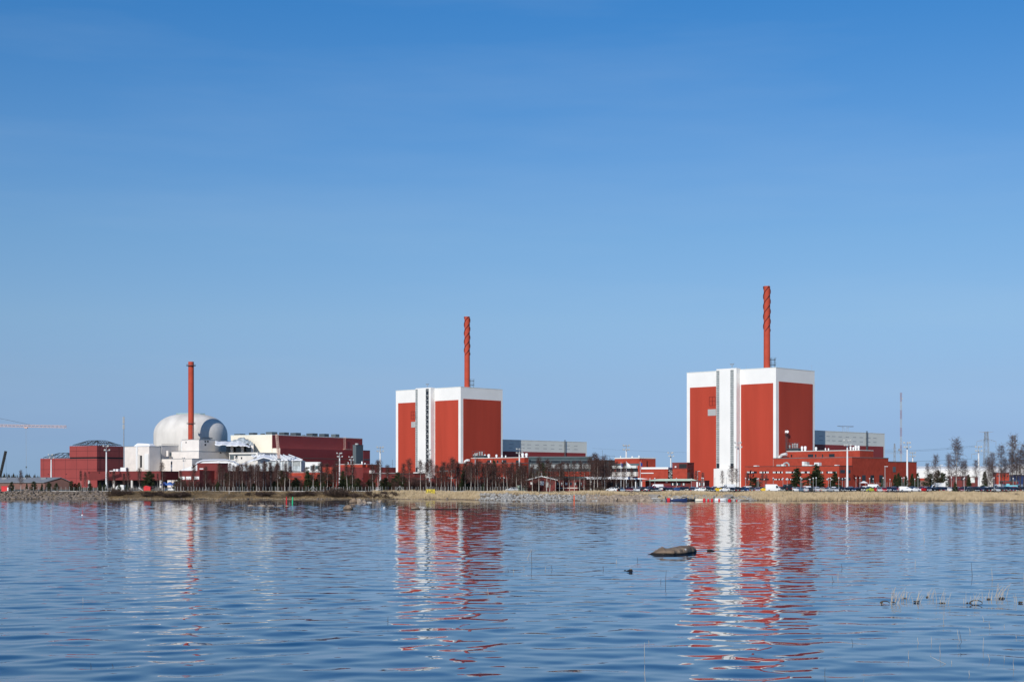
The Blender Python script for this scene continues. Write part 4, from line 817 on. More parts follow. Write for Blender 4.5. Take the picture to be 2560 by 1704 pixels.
obj('lattice_boom', lattice(MB(), pt(697.8, 1148, 1075), pt(691.5, 1085, 1075), 1.2, 26, .16, .1), 'pink_steel', pc); obj('cab', MB().box(pt(697.5, 1147, 1075), (2.4, 2, .9)), 'slate', pc); obj('hoist_rope', MB().tube(pt(691.5, 1085, 1075), pt(691, 1142, 1075), .05, n=3), 'steel', pc)

# ---------------------------------------------------------------- right edge: white halls, mast, pylons, low sheds
D = 1000
r = thing('white_hall', 'long white hall with a rounded roof edge behind the bare trees', 'hall', (X_at(2400, D), D, G))
x0, x1 = X_at(2285, D), X_at(2512, D); z = Z_at(1170, D)
obj('wall', MB().prism([(x0, D, G), (x0, D + 30, G), (x0, D + 30, z - 1), (x0, D + 15, z + 1.5), (x0, D + 2, z), (x0, D, z - 1.3)], (x1 - x0, 0, 0)), 'white_clad', r)
D = 960
r = thing('white_dome_hall', 'white arched hall with a navy wall below, cut by the picture edge', 'hall', (X_at(2590, D), D, G))
arc = [(2524, 1186), (2528, 1181), (2536, 1174), (2548, 1166), (2562, 1160.5), (2585, 1156), (2610, 1155), (2640, 1160), (2665, 1172), (2675, 1186)]
obj('roof', MB().prism([pt(x, y, D) for x, y in arc], (0, 34, 0)), 'white_clad', r); obj('wall', MB().box(((X_at(2530, D) + X_at(2672, D)) / 2, D + 17, (G + Z_at(1186.3, D)) / 2), (X_at(2672, D) - X_at(2530, D), 32, Z_at(1186.3, D) - G)), 'navy', r)
for nm, lb, x0, x1, y0, D, m, cm in (('shed', 'small shed with an orange-red roof beyond the packed cars', 2301, 2329, 1200.5, 860, 'brown_wall', 'red_brick'), ('depot', 'long brownish-red depot under the white hall', 2376, 2424, 1191, 880, 'red_dark', 'brown_wall'), ('depot', 'second brownish-red depot with a grey gate, before the white hall', 2425, 2448, 1191.5, 870, 'red_dark', 'grey_clad'), ('brick_house', 'brick-red two-storey house between the bare trees near the arched hall', 2491, 2523, 1182.5, 860, 'red_brick', 'red_dark'), ('canteen', 'low dark red canteen with a blue-green fascia in front of the navy wall', 2508, 2546, 1203, 820, 'red_dark', 'teal')):
    rr, ff = fblock(nm, lb, 'building', D, x0, x1, y0, m, 12, ang=-8, cap=cm, lip=1.3 if nm == 'shed' else .4)
    if 'gate' in lb: obj('gate', on_front(MB(), ff, 0, 2426, 2437, 1193, 1206, .1), 'grey_clad', rr)
    else:
        n = max(2, int((x1 - x0) / 7))
        for k in range(n): obj('window', on_front(MB(), ff, 0, x0 + (k + .3) * (x1 - x0) / n, x0 + (k + .7) * (x1 - x0) / n, y0 + 5, y0 + 9, .06), 'glass_dark', rr)
D = 930; x = X_at(2252.5, D); y0, y1 = 1221, 981
rm_ = thing('radio_mast', 'tall thin red and white banded lattice radio mast', 'mast', (x, D, G)); N = 11
for i in range(N): ya, yb = 1221 - 240 * i / N, 1221 - 240 * (i + 1) / N; obj('band', lattice(MB(), (x, D, Z_at(ya, D)), (x, D, Z_at(yb, D)), .75, 8, .07, .045), 'mast_red' if i % 2 == 0 else 'galv', rm_)
obj('light', MB().box((x + .6, D, Z_at(996, D)), (.5, .5, .8)), 'galv', rm_); obj('dish', MB().tube((x - .9, D - .5, Z_at(1124, D)), (x - .9, D + .1, Z_at(1124, D)), .8, n=12), 'steel', rm_)
def pylon(label, px, D, ytop, arms, tw, bw):
    x = X_at(px, D); t = thing('pylon', label, 'pylon', (x, D, G)); mb = MB(); zt = Z_at(ytop, D); k = D / F; zw = Z_at(arms[1][0] if len(arms) > 1 else ytop + 20, D)
    prof = [(G, bw / 2 * k), (zw, tw / 2 * k), (zt, tw / 2.6 * k)]
    for (za, wa), (zb, wb) in zip(prof[:-1], prof[1:]):
        n = 7
        for i in range(n):
            z0, z1 = za + (zb - za) * i / n, za + (zb - za) * (i + 1) / n; w0, w1 = wa + (wb - wa) * i / n, wa + (wb - wa) * (i + 1) / n
            c0 = [(x - w0, D - w0, z0), (x + w0, D - w0, z0), (x + w0, D + w0, z0), (x - w0, D + w0, z0)]; c1 = [(x - w1, D - w1, z1), (x + w1, D - w1, z1), (x + w1, D + w1, z1), (x - w1, D + w1, z1)]
            for j in range(4): mb.tube(c0[j], c1[j], .14, n=4); mb.tube(c0[j], c1[(j + 1) % 4], .08, n=3); mb.tube(c0[(j + 1) % 4], c1[j], .08, n=3)
    obj('tower', mb, 'steel', t)
    for ya, half, drop, yr in arms:
        a = MB(); z, zr = Z_at(ya, D), Z_at(yr, D); h = half * k
        for sgn in (-1, 1):
            a.tube((x, D - .5, zr), (x + sgn * h, D, z), .11, n=4); a.tube((x, D + .5, zr), (x + sgn * h, D, z), .11, n=4); a.tube((x, D, z - .4), (x + sgn * h, D, z), .11, n=4)
            for q in (.25, .5, .75): a.tube((x + sgn * h * q, D, zr + (z - zr) * q), (x + sgn * h * (q + .1), D, z - .2), .07, n=3)
            if drop: a.tube((x + sgn * h, D, z), (x + sgn * h, D, z - drop * k), .13, n=4)
        obj('cross_arm', a, 'steel', t)
    return t
pylon('large steel pylon with three cross arms behind the tall lamp mast', 2466, 1080, 1078, [(1078.5, 18, 0, 1081), (1102.5, 24, 11, 1096), (1134.5, 37, 11, 1128)], 9, 15)
pylon('narrow steel pylon half hidden by the bare trees near the picture edge', 2534.5, 1180, 1087, [(1088, 3, 0, 1089), (1111, 19, 6, 1109), (1124, 15, 6, 1122)], 9, 12)
pylon('small distant pylon between the brick store and the banded radio mast', 2236.5, 1700, 1108, [(1133, 22, 4, 1131), (1120, 5, 0, 1119)], 3, 6)
def wire(name, label, x0, y0, D0, x1, y1, D1, sag, r=.05, group='overhead power lines'):
    p, q = pt(x0, y0, D0), pt(x1, y1, D1); n = 14; pts = [p.lerp(q, i / n) - Vector((0, 0, sag * 4 * (i / n) * (1 - i / n))) for i in range(n + 1)]
    tag(obj(name, MB().path(pts, [r] * (n + 1), 4), 'steel_dark'), label, 'power line', group)
wire('power_line', 'upper dark power line from the large pylon toward the grey turbine hall', 2442, 1113, 1080, 1900, 1106, 1500, 6, .07); wire('power_line', 'second dark power line just below the uppermost one', 2442, 1116, 1080, 1900, 1109, 1500, 6, .07)
wire('power_line', 'lowest dark power line crossing the bare trees above the white hall', 2429, 1146, 1080, 1900, 1138, 1500, 4, .09); wire('power_line', 'pale power line spanning the gap beside the plant room cube', 2236, 1123, 1700, 1480, 1120, 1900, 5, .08)
# ---------------------------------------------------------------- naming helpers
LAND = [(-200, 100, 'grey-roofed warehouse'), (100, 312, 'stepped dark red hall'), (312, 386, 'cream gateway block'), (386, 568, 'pale reactor dome'), (568, 680, 'white sheeted shelter'), (680, 760, 'ribbed white shelter'),
        (760, 838, 'white pavilion'), (838, 910, 'slate stair tower'), (910, 988, 'low white roof edge'), (988, 1088, 'farther stair tower'), (1088, 1152, 'farther block front wall'), (1152, 1258, 'farther block shaded side'), (1258, 1322, 'farther turbine hall'),
        (1322, 1400, 'red cottage'), (1400, 1482, 'teal office end'), (1482, 1540, 'black low annex'), (1540, 1610, 'service building'), (1610, 1680, 'green gate roof'), (1680, 1720, 'plant room cube'), (1720, 1792, 'nearer block narrow panel'), (1792, 1852, 'nearer stair tower'),
        (1852, 1935, 'nearer block wide panel'), (1935, 2030, 'nearer block shaded side'), (2030, 2100, 'office wing end'), (2100, 2160, 'brick annex corner'), (2160, 2225, 'brick annex side wall'), (2225, 2295, 'brick store'), (2295, 2375, 'white hall near end'), (2375, 2450, 'white hall middle'), (2450, 2515, 'large pylon'), (2515, 2800, 'arched white hall')]
def land(px):
    for a, b, n in LAND:
        if a <= px < b: return n
    return 'open water'
AUTO = []   # (object, base phrase) whose labels get an ordinal among their look-alikes
ORD = ['first', 'second', 'third', 'fourth', 'fifth', 'sixth', 'seventh', 'eighth', 'ninth', 'tenth', 'eleventh', 'twelfth'] + ['%dth' % i for i in range(13, 60)]
def auto(o, phrase, px): AUTO.append((o, phrase, px)); return o

# ---------------------------------------------------------------- tall floodlight masts
def lamp_mast(h, r, tall=True):
    t = thing('floodlight_mast', 'tall white floodlight mast', 'light mast', (0, 0, 0), 'floodlight masts around the plant')
    obj('pole', MB().tube((0, 0, 0), (0, 0, h), r, r * .62, 10), 'white_pole', t, smooth=True)
    mb = MB(); w = 1.55
    for zz in (h + .1, h + 2.0): mb.box((0, 0, zz), (2 * w, .18, .16)); mb.box((0, 0, zz), (.18, 2 * w, .16))
    mb.tube((0, 0, h), (0, 0, h + 2.6), .14, n=6)
    fr_ = obj('head_frame', mb, 'steel', t)
    for k in range(6):
        a = k * math.pi / 3 + .3; zz = h + (2.3 if k % 2 else .3); x, y = w * math.cos(a), w * math.sin(a)
        mb = MB().box((x, y, zz), (.75, .6, .55)); mb.box((x + .1 * math.cos(a), y + .1 * math.sin(a), zz + .35), (.85, .25, .2)); obj('floodlight', mb, 'galv', t)
    snapshot(t); return t
MAST = lamp_mast(19, .55); USED_M = [0]
for px, D, yt, yb, wd in ((128, 980, 1145, 1221, 2.6), (266, 860, 1126, 1220, 2.6), (459.5, 1100, 1152, 1220, 1.3), (591, 1085, 1152, 1220, 1.6), (636.5, 1080, 1153, 1220, 1.0), (849, 930, 1142, 1220, 2.4), (878, 1120, 1150, 1220, 2.4), (950.5, 760, 1129, 1222, 2.2),
                          (1073.5, 830, 1135, 1221, 1.4), (1298.5, 790, 1133, 1222, 2.8), (1565.5, 800, 1125, 1222, 2.8), (1677, 900, 1141, 1221, 2.6), (1845.3, 735, 1119, 1222, 2.4), (2118.3, 708, 1114, 1222, 2.9), (2268, 745, 1119, 1221, 2.9), (2281.8, 930, 1141, 1221, 2.3), (2446.6, 790, 1128, 1221, 2.6), (1072 + 116, 900, 1146, 1221, 1.0)):
    h = Z_at(yt, D) - G; sx_ = (wd * D / F) / 1.1 ; s = h / 19
    o = place(MAST, (X_at(px, D), D, G), rz=random.uniform(-.3, .3), sc=(1.0 if wd > 2 else .62, 1.0 if wd > 2 else .62, s))
    auto(o, ('thick' if wd > 2 else 'thin') + ' white floodlight mast by the ' + land(px), px)

# short car park lamps
cl = thing('car_park_lamp', 'short grey car park lamp post', 'lamp post', (0, 0, 0), 'car park lamp posts')
obj('post', MB().tube((0, 0, 0), (0, 0, 4.6), .075, .055, 6), 'galv', cl); obj('lamp_head', MB().lathe((0, 0), [(.06, 4.6), (.22, 4.7), (.24, 5.0), (.05, 5.12)], 8), 'white', cl); snapshot(cl)
for px in (1728.6, 1755, 1758.5, 1787, 1816, 1864, 1893, 1896.5, 1933, 1957.5, 1968, 2001, 2004.5, 2025, 2033, 2040.5, 2071, 2076, 2097, 2106, 2113, 2140, 2150, 2174, 2183, 2208, 2225, 2255, 2260, 2287, 2295, 2330, 2365, 2370, 2378.5, 2408.5, 2411, 2445, 2449, 2485, 2533, 1625, 1637, 1691):
    D = random.choice([604, 625, 648, 670]) if px not in (2378.5, 2097, 2295, 2411) else 556
    auto(place(cl, (X_at(px, D), D, G), sc=(1, 1, random.uniform(.95, 1.08))), 'short lamp post among cars by the ' + land(px), px)
tl = thing('street_lamp', 'tall grey street lamp', 'street lamp', (0, 0, 0), 'tall street lamps')
obj('post', MB().tube((0, 0, 0), (0, 0, 10.5), .12, .08, 6), 'galv', tl); obj('lamp_head', MB().box((.35, 0, 10.55), (1.1, .4, .2)), 'white', tl); snapshot(tl)
for px, D, s in ((2351, 700, 1.06), (2343, 730, 1.0), (2498, 690, 1.1), (2541, 690, 1.0), (2212.5, 650, .95), (1744, 700, .8)): auto(place(tl, (X_at(px, D), D, G), sc=(1.3, 1.3, s)), 'tall thin street lamp by the ' + land(px), px)

# flags
for px, cl_, lb, y0 in ((1552.5, 'flag_blue', 'dark blue flag hanging limp before the service building, nearest the birches', 1155), (1565.8, 'white', 'white flag blowing out before the thick floodlight mast', 1152), (1600.5, 'flag_blue', 'bright blue flag hanging limp before the brick pillar', 1153)):
    D = 680; x = X_at(px, D); t = thing('flagpole', lb, 'flagpole', (x, D, G), 'flagpoles at the entrance canopy')
    obj('pole', MB().tube((x, D, G), (x, D, Z_at(y0, D)), .12, .07, 6), 'white_pole', t)
    w = 11 if cl_ == 'white' else 5; n = 8; vs = []; fs = []
    for i in range(n + 1):
        f = i / n; xx = x + .1 + w * D / F * f; yy = D + .25 * math.sin(f * 6); z0_ = Z_at(y0 + 2 + f * (9 if w > 6 else 2), D); z1_ = Z_at(y0 + 11 + f * (2 if w > 6 else 1.5) + (2 if w > 6 else 0) * math.sin(f * 3), D)
        vs += [(xx, yy, z0_), (xx, yy, z1_), (xx, yy + .04, z0_), (xx, yy + .04, z1_)]
    for i in range(n): a = 4 * i; fs += [(a, a+4, a+5, a+1), (a+2, a+3, a+7, a+6), (a, a+2, a+6, a+4), (a+1, a+5, a+7, a+3)]
    fs += [(0, 1, 3, 2), (4*n, 4*n+2, 4*n+3, 4*n+1)]
    obj('flag', MB().add(vs, fs), cl_, t, smooth=True)

# ---------------------------------------------------------------- shoreline fence
def fence(label, px0, px1, D, npost, h=1.7, braces=()):
    x0, x1 = X_at(px0, D), X_at(px1, D); t = thing('wire_fence', label, 'fence', ((x0 + x1) / 2, D, G))
    P = [x0 + (x1 - x0) * i / (npost - 1) + random.uniform(-.3, .3) for i in range(npost)]
    for x in P: obj('post', MB().tube((x, D, G - .3), (x, D, G + h + random.uniform(-.1, .2)), .055, n=5), 'galv', t)
    mb = MB()
    for zz in np.linspace(.15, h, 5): mb.tube((x0, D, G + zz), (x1, D, G + zz), .012, n=3)
    obj('wire_mesh', mb, 'mesh_wire', t)
    obj('kerb', MB().box(((x0 + x1) / 2, D, G - .05), (x1 - x0, .18, .5)), 'concrete', t)
    for bx in braces:
        x = X_at(bx, D); b = MB()
        for sg in (-1, 1): b.tube((x, D - .1, G + h + .3), (x + sg * 1.9, D - .1, G - .1), .05, n=5)
        b.tube((x, D - .1, G - .2), (x, D - .1, G + h + .4), .07, n=5); obj('brace', b, 'galv', t)
    return t
fence('low wire fence with pale posts behind the dark shore rocks', -30, 255, 566, 26)
fence('long wire fence with pale posts along the bank below the dome', 255, 690, 563, 56)
fence('wire fence with two braced corner posts in front of the pines', 690, 1068, 561, 52, braces=(782.5, 999.5))
fence('wire fence running behind the pale reeds to the red cottage', 1068, 1292, 559, 34)
fence('tall security fence panels in front of the brick annex side wall', 2166, 2300, 690, 22, 3.4)

# yellow sign on posts
D = 546; sg = thing('cable_sign', 'yellow KAAPELI warning sign standing in the pale reeds', 'sign', (X_at(1076, D), D, 2.0))
xa, xb, za, zb = X_at(1064.9, D), X_at(1087.6, D), Z_at(1233.3, D), Z_at(1222.4, D)
obj('panel', MB().box(((xa + xb) / 2, D, (za + zb) / 2), (xb - xa, .08, zb - za)), 'yellow', sg)
for x in (xa + .4, xb - .4): obj('post', MB().tube((x, D + .1, 1.0), (x, D + .1, zb - .05), .06, n=6), 'galv', sg)
fc = bpy.data.curves.new('lettering', 'FONT'); fc.body = 'KAAPELI'; fc.align_x = 'CENTER'; fc.align_y = 'CENTER'; fc.size = 1.15; fc.extrude = .01; fc.offset = .012
tmp = bpy.data.objects.new('lettering_curve', fc); COL.objects.link(tmp); bpy.context.view_layer.update()
me = bpy.data.meshes.new_from_object(tmp.evaluated_get(bpy.context.evaluated_depsgraph_get())); bpy.data.objects.remove(tmp)
me.materials.clear(); me.materials.append(M['black']); vx = np.array([v.co for v in me.vertices]); sc_ = (xb - xa - .2) / (vx[:, 0].max() - vx[:, 0].min()); sz_ = (zb - za) * .8 / (vx[:, 1].max() - vx[:, 1].min())
lt = bpy.data.objects.new('lettering', me); COL.objects.link(lt); lt.parent = sg; lt.rotation_euler = (math.radians(90), 0, 0); lt.scale = (sc_, sz_, 1); lt.location = (0 + (xa + xb) / 2 - X_at(1076, D), -.055, (za + zb) / 2 - 2.0)

# ---------------------------------------------------------------- trees
def strip_cloud(segs, w, m=0):
    """thin flat twigs: list of (p, q) numpy arrays"""
    P = np.array([s[0] for s in segs]); Q = np.array([s[1] for s in segs]); d = Q - P; r = RNG.normal(size=d.shape); u = np.cross(d, r); u /= np.linalg.norm(u, axis=1, keepdims=True) + 1e-9
    ww = (np.asarray(w) if np.ndim(w) else np.full(len(P), w))[:, None] / 2
    V = np.stack([P - u * ww, P + u * ww, Q + u * ww * .4, Q - u * ww * .4], 1).reshape(-1, 3); mb = MB(); mb.v = V.tolist(); mb.f = [(4*i, 4*i+1, 4*i+2, 4*i+3) for i in range(len(P))]; mb.m = [m] * len(P); return mb
def birch(seed, h=10.5, spread=.30, dens=1.25, twig='twig', bark='bark_birch', low=.3, name='bare_birch', tr=.13):
    rs = random.Random(seed); t = thing(name, 'bare birch', 'tree', (0, 0, 0)); tw = []; lim = MB(); tm = MB()
    pts = []; x = y = 0; lx, ly = rs.uniform(-.03, .03), rs.uniform(-.03, .03); N = 9
    for i in range(N + 1):
        f = i / N; pts.append(Vector((x, y, h * f - .15))); x += h / N * lx + rs.uniform(-.07, .07); y += h / N * ly + rs.uniform(-.07, .07)
    tm.path(pts, [tr * (1 - .85 * i / N) for i in range(N + 1)], 7)
    nb = int(34 * dens)
    for k in range(nb):
        f = low + (1 - low) * ((k + rs.random()) / nb) ** .9; i = min(int(f * N), N - 1); p = pts[i].lerp(pts[i + 1], f * N - i)
        az = k * 2.4 + rs.uniform(-.5, .5); L = h * spread * (1.25 - f) * rs.uniform(.65, 1.2) * (1 if f > low + .15 else .75)
        up = rs.uniform(.6, 1.1); d = Vector((math.cos(az), math.sin(az), up)).normalized(); q = p; r0 = .035 * (1.3 - f); bp = [p]
        for s in range(4):
            q = q + d * (L / 4); d = (d + Vector((rs.uniform(-.2, .2), rs.uniform(-.2, .2), .12 - .16 * s))).normalized(); bp.append(q)
        lim.path(bp, [r0, r0 * .8, r0 * .6, r0 * .45, r0 * .25], 4)
        for s in range(int(15 * dens)):
            g = rs.uniform(.25, 1) * 4; i2 = min(int(g), 3); o = bp[i2].lerp(bp[i2 + 1], g - i2)
            dd = Vector((rs.gauss(0, 1), rs.gauss(0, 1), rs.gauss(.25, .7))).normalized(); l = rs.uniform(.45, 1.1) * h / 10.5; e = o + dd * l
            tw.append((o, e))
            for z in range(3):
                o2 = o.lerp(e, rs.uniform(.3, 1)); d2 = (dd + Vector((rs.gauss(0, .7), rs.gauss(0, .7), rs.gauss(-.2, .5)))).normalized(); tw.append((o2, o2 + d2 * rs.uniform(.25, .6)))
    obj('trunk', tm, bark, t, smooth='all'); c = strip_cloud([(np.array(a), np.array(b)) for a, b in tw], .034); c.add(lim.v, lim.f); obj('crown', c, twig, t)
    snapshot(t); return t
def conifer(seed, h=7., r=2.0, kind='pine', mtl='needle'):
    rs = random.Random(seed); t = thing({'pine': 'pine_tree', 'spruce': 'spruce_tree'}[kind], 'dark conifer', 'tree', (0, 0, 0)); V = []
    obj('trunk', MB().path([Vector((0, 0, -.1)), Vector((rs.uniform(-.1, .1), rs.uniform(-.1, .1), h * .5)), Vector((0, 0, h * .97))], [.16, .11, .02], 7), 'bark_dark', t, smooth='all')
    n = 90 if kind == 'spruce' else 75; segs = []; ws = []; lim = MB()
    for k in range(n):
        f = (k + rs.random()) / n; z = h * (.06 + .93 * f)
        if kind == 'spruce': R = r * (1 - f) ** .85 * rs.uniform(.65, 1.15) + .12; dz = -.22
        else: R = r * (math.sin(math.pi * min(.98, .12 + .86 * f)) ** .7) * rs.uniform(.45, 1.15) * (1 - .35 * f) + .2; dz = .2
        az = rs.uniform(0, 6.28); e = Vector((R * math.cos(az), R * math.sin(az), z + R * dz)); b = Vector((0, 0, z)); lim.tube(b, e, .035, .012, 4)
        m_ = int(10 + 22 * R)
        for s in range(m_):
            g = rs.uniform(.2, 1.05); o = b.lerp(e, g) + Vector((rs.gauss(0, .14), rs.gauss(0, .14), rs.gauss(0, .11)))
            dd = (Vector((math.cos(az), math.sin(az), .3)) * .6 + Vector((rs.gauss(0, .6), rs.gauss(0, .6), rs.gauss(.1, .5)))).normalized()
            segs.append((np.array(o), np.array(o + dd * rs.uniform(.22, .5)))); ws.append(rs.uniform(.10, .22))
    c = strip_cloud(segs, np.array(ws)); c.add(lim.v, lim.f); obj('crown', c, mtl, t); snapshot(t); return t
def shrub(seed, w, h):
    rs = random.Random(seed); t = thing('willow_shrub', 'bare brown willow shrub', 'shrub', (0, 0, 0)); segs = []; mb = MB()
    for k in range(46):
        az = rs.uniform(0, 6.28); q = Vector((rs.gauss(0, w * .2), rs.gauss(0, w * .12), 0)); e = q + Vector((math.cos(az) * w * .35 * rs.random(), math.sin(az) * w * .3 * rs.random(), h * rs.uniform(.5, 1))); mb.tube(q, e, .03, .012, 3)
        for s in range(40):
            o = q.lerp(e, rs.uniform(.12, 1)); dd = Vector((rs.gauss(0, 1), rs.gauss(0, 1), rs.gauss(.5, .7))).normalized(); segs.append((np.array(o), np.array(o + dd * rs.uniform(.3, .8))))
    obj('stems', mb, 'bark_dark', t); obj('twigs', strip_cloud(segs, .05), 'shrub', t); snapshot(t); return t
BI = [birch(1), birch(2, spread=.26), birch(3, spread=.33, dens=1.35), birch(4, spread=.24, dens=1.1, low=.4), birch(5, spread=.29, low=.22), birch(6, spread=.21, dens=1., low=.5)]
BG = [birch(11, spread=.28, twig='twig_grey', low=.15), birch(12, spread=.28, twig='twig_grey', low=.35, dens=1., bark='bark_dark', name='bare_alder'), birch(13, spread=.32, twig='twig_grey', low=.3, dens=1., bark='bark_dark', name='bare_alder')]
PI_ = [conifer(1, r=2.6), conifer(2, r=2.9), conifer(3, r=2.2, mtl='needle_brown')]; SP = [conifer(4, kind='spruce', r=2.0), conifer(5, kind='spruce', r=2.5)]
SH = [shrub(1, 5, 2.6), shrub(2, 6, 2.2)]
def gz(x, y): return float(ground_z(np.array(x), np.array(y)))
def plant(pr, px, ytop, D, phrase, group, h0, wf=1., lean=0):
    x = X_at(px, D); z = gz(x, D); h = Z_at(ytop, D) - z; s = h / h0
    o = place(pr, (x, D, z), random.uniform(0, 6.28), (s * wf, s * wf, s), None, group); o.rotation_euler[1] = lean
    return auto(o, phrase, px)
# birches of the shore belt: px, y of the tip
bt = [(52.6, 1177), (203, 1177), (213, 1181), (270, 1180), (285.5, 1178), (310, 1184), (320.4, 1172), (348.5, 1172), (394.5, 1184), (405.7, 1158), (453, 1178), (483, 1163), (514, 1168), (545, 1160), (553, 1166), (560, 1170), (572.5, 1160), (582.5, 1164), (590, 1168), (599, 1163), (606, 1160), (615, 1157), (627, 1162), (640.6, 1162), (648, 1168), (657, 1155), (665, 1158), (677.6, 1156), (694, 1158), (711.6, 1160), (724, 1166), (766, 1170), (782, 1163), (802, 1158), (819, 1160), (833, 1168), (841, 1154), (868, 1156), (880, 1156), (932.6, 1163), (945, 1152), (970, 1164), (1005, 1160),
      (1023.5, 1150), (1051, 1152), (1065.7, 1158), (1078, 1150), (1091.4, 1164), (1103, 1168), (1112, 1156), (1120, 1160), (1127.5, 1146), (1134.7, 1150), (1140, 1156), (1150, 1160), (1163, 1158), (1177.5, 1156), (1187, 1162), (1195, 1150), (1201, 1154), (1210, 1160), (1219, 1156), (1231, 1162), (1240, 1160), (1248, 1164), (1259.4, 1152), (1268, 1158), (1280, 1162), (1290, 1158), (1304, 1166), (1316, 1164), (1331, 1162), (1347, 1146), (1366.6, 1150), (1374, 1158), (1388, 1162), (1399, 1160), (1409, 1156), (1424, 1158), (1436, 1156), (1449, 1154), (1460, 1160), (1475.8, 1146), (1485, 1136), (1494, 1146), (1505, 1152), (1512, 1142), (1528, 1150), (1541, 1156), (1559, 1158), (1580, 1172)]
for i, (px, yt) in enumerate(bt):
    D = 560 + (i * 37 % 23) - (0 if px > 300 else 2)
    if px in (572.5, 932.6, 1347, 1366.6, 1374): D = 549
    thin = 6 if px < 560 else 0
    plant(BI[(i * 5 + i // 6) % 6], px, yt, D, 'bare pale-trunked birch before the ' + land(px), 'bare birches along the shore', 10.5, .8 if px < 700 else 1.0, random.uniform(-.03, .03))
for i in range(30):   # second, deeper row of the belt
    px = random.choice([random.uniform(575, 700), random.uniform(1100, 1300), random.uniform(1170, 1520)]); D = random.uniform(590, 640)
    plant(BI[i % 6], px, random.uniform(1158, 1172), D, 'hazy bare birch further back by the ' + land(px), 'bare birches of the back row', 10.5, 1.1)
for px, yt, w in ((1740, 1178, 1.1), (1757, 1182, 1.), (1722, 1182, .9), (1806, 1178, .9), (1830, 1166, 1.3), (1842, 1172, 1.), (1868, 1182, 1.2), (1905, 1184, 1.2), (1915, 1188, 1.)): plant(BG[1 if px % 2 else 2], px, yt, 700, 'small dark bare tree beside the ' + land(px), 'small bare trees at the nearer block', 10.5, w)
for k, px, yt, D, w in ((0, 2391, 1101, 640, 1.0), (1, 2337, 1140, 650, 1.), (1, 2373, 1138, 650, .9), (1, 2320, 1160, 660, .9), (2, 2407, 1156, 660, .9), (1, 2415, 1152, 655, .9), (2, 2440, 1152, 660, 1.), (0, 2471, 1146, 640, 1.3), (0, 2478, 1160, 635, 1.1), (1, 2483, 1135, 650, .9), (2, 2502.5, 1117, 640, 1.), (1, 2511, 1150, 650, 1.), (2, 2532, 1093, 640, .9), (1, 2527, 1135, 650, 1.1), (2, 2541, 1150, 650, 1.1), (2, 2550, 1128, 640, 1.2), (1, 2560, 1113, 640, 1.2), (2, 2575, 1105, 640, 1.1)):
    plant(BG[k], px, yt, D, ('tall' if yt < 1130 else 'thin') + (' grey-purple bare birch before the ' if k == 0 else ' dark bare tree before the ') + land(px), 'bare trees at the far car park', 10.5, w)
# conifers
for k, px, yt, D, w in ((0, 29.5, 1204, 570, .9), (3, 67, 1208, 570, .9), (1, 84, 1203, 572, 1.1), (3, 105, 1209, 570, 1.0), (1, 122, 1206, 572, 1.1), (0, 141, 1207, 571, 1.0), (2, 179, 1202, 573, 1.1), (0, 188, 1208, 575, 1.), (0, 198, 1206, 575, 1.), (1, 225, 1207, 570, .9), (3, 250, 1205, 575, 1.), (0, 262, 1209, 570, .9), (0, 298, 1210, 568, 1.), (1, 316, 1212, 566, .9), (1, 372, 1178, 590, 1.05), (0, 449, 1195, 580, 1.), (0, 440, 1202, 576, 1.), (3, 462, 1200, 580, 1.1), (0, 478, 1205, 590, 1.), (0, 544, 1204, 570, .9), (2, 566, 1182, 585, .9), (2, 575, 1186, 590, .8), (1, 634, 1208, 572, .8), (0, 607, 1206, 575, 1.), (0, 686, 1202, 572, 1.), (2, 704, 1176, 585, 1.1), (1, 713, 1190, 585, 1.), (0, 739, 1194, 572, 1.1), (4, 744, 1204, 574, 1.), (3, 769, 1176, 575, 1.), (2, 776, 1186, 580, 1.1), (0, 798, 1186, 574, 1.1), (1, 792, 1196, 574, 1.), (2, 815, 1182, 582, 1.1), (2, 826, 1184, 585, 1.), (3, 857, 1177, 576, 1.0), (1, 868, 1188, 574, 1.1), (0, 879, 1187, 573, 1.1), (1, 894, 1195, 572, 1.1), (2, 932, 1191, 575, 1.), (0, 924, 1198, 576, 1.), (1, 964, 1194, 573, 1.1), (2, 955, 1198, 580, 1.), (1, 985, 1196, 574, 1.1), (0, 994, 1181, 578, 1.1), (1, 1007, 1190, 574, 1.1), (3, 1160, 1172, 575, .95), (4, 1208, 1208, 566, .9), (3, 1235, 1150, 640, .6), (0, 1300, 1170, 600, .8), (2, 1292, 1182, 600, 1.), (1, 1355, 1158, 610, .9), (0, 1328, 1180, 604, .8), (2, 1406, 1176, 610, .8),
                    (3, 1992, 1170, 690, 1.6), (4, 2040, 1161, 690, 1.15), (0, 2038, 1180, 688, 1.7), (4, 2087, 1179, 690, 1.3), (0, 1888, 1193, 690, 1.5), (3, 2238, 1186, 686, .9), (3, 2246, 1182, 686, .9), (3, 2252, 1190, 686, 1.), (3, 2265, 1189, 686, .9), (3, 2280.5, 1184, 686, .9), (3, 2294, 1182, 700, .8), (3, 2207, 1190, 690, .7), (4, 2388, 1203, 556, .95), (0, 2357, 1182, 720, 1.2), (0, 2325, 1184, 760, 1.3), (3, 2421, 1186, 740, .9), (2, 2345, 1176, 700, 1.), (3, 2462, 1178, 690, .9)):
    pr = (PI_ + SP)[k]; ki = 'spruce' if k > 2 else ('rusty green pine' if k == 2 else 'dark pine'); sz = 'big ' if yt < 1182 else ('low ' if yt > 1203 else '')
    plant(pr, px, yt, D, sz + ki + ' before the ' + land(px), 'conifers around the plant', 7., w)
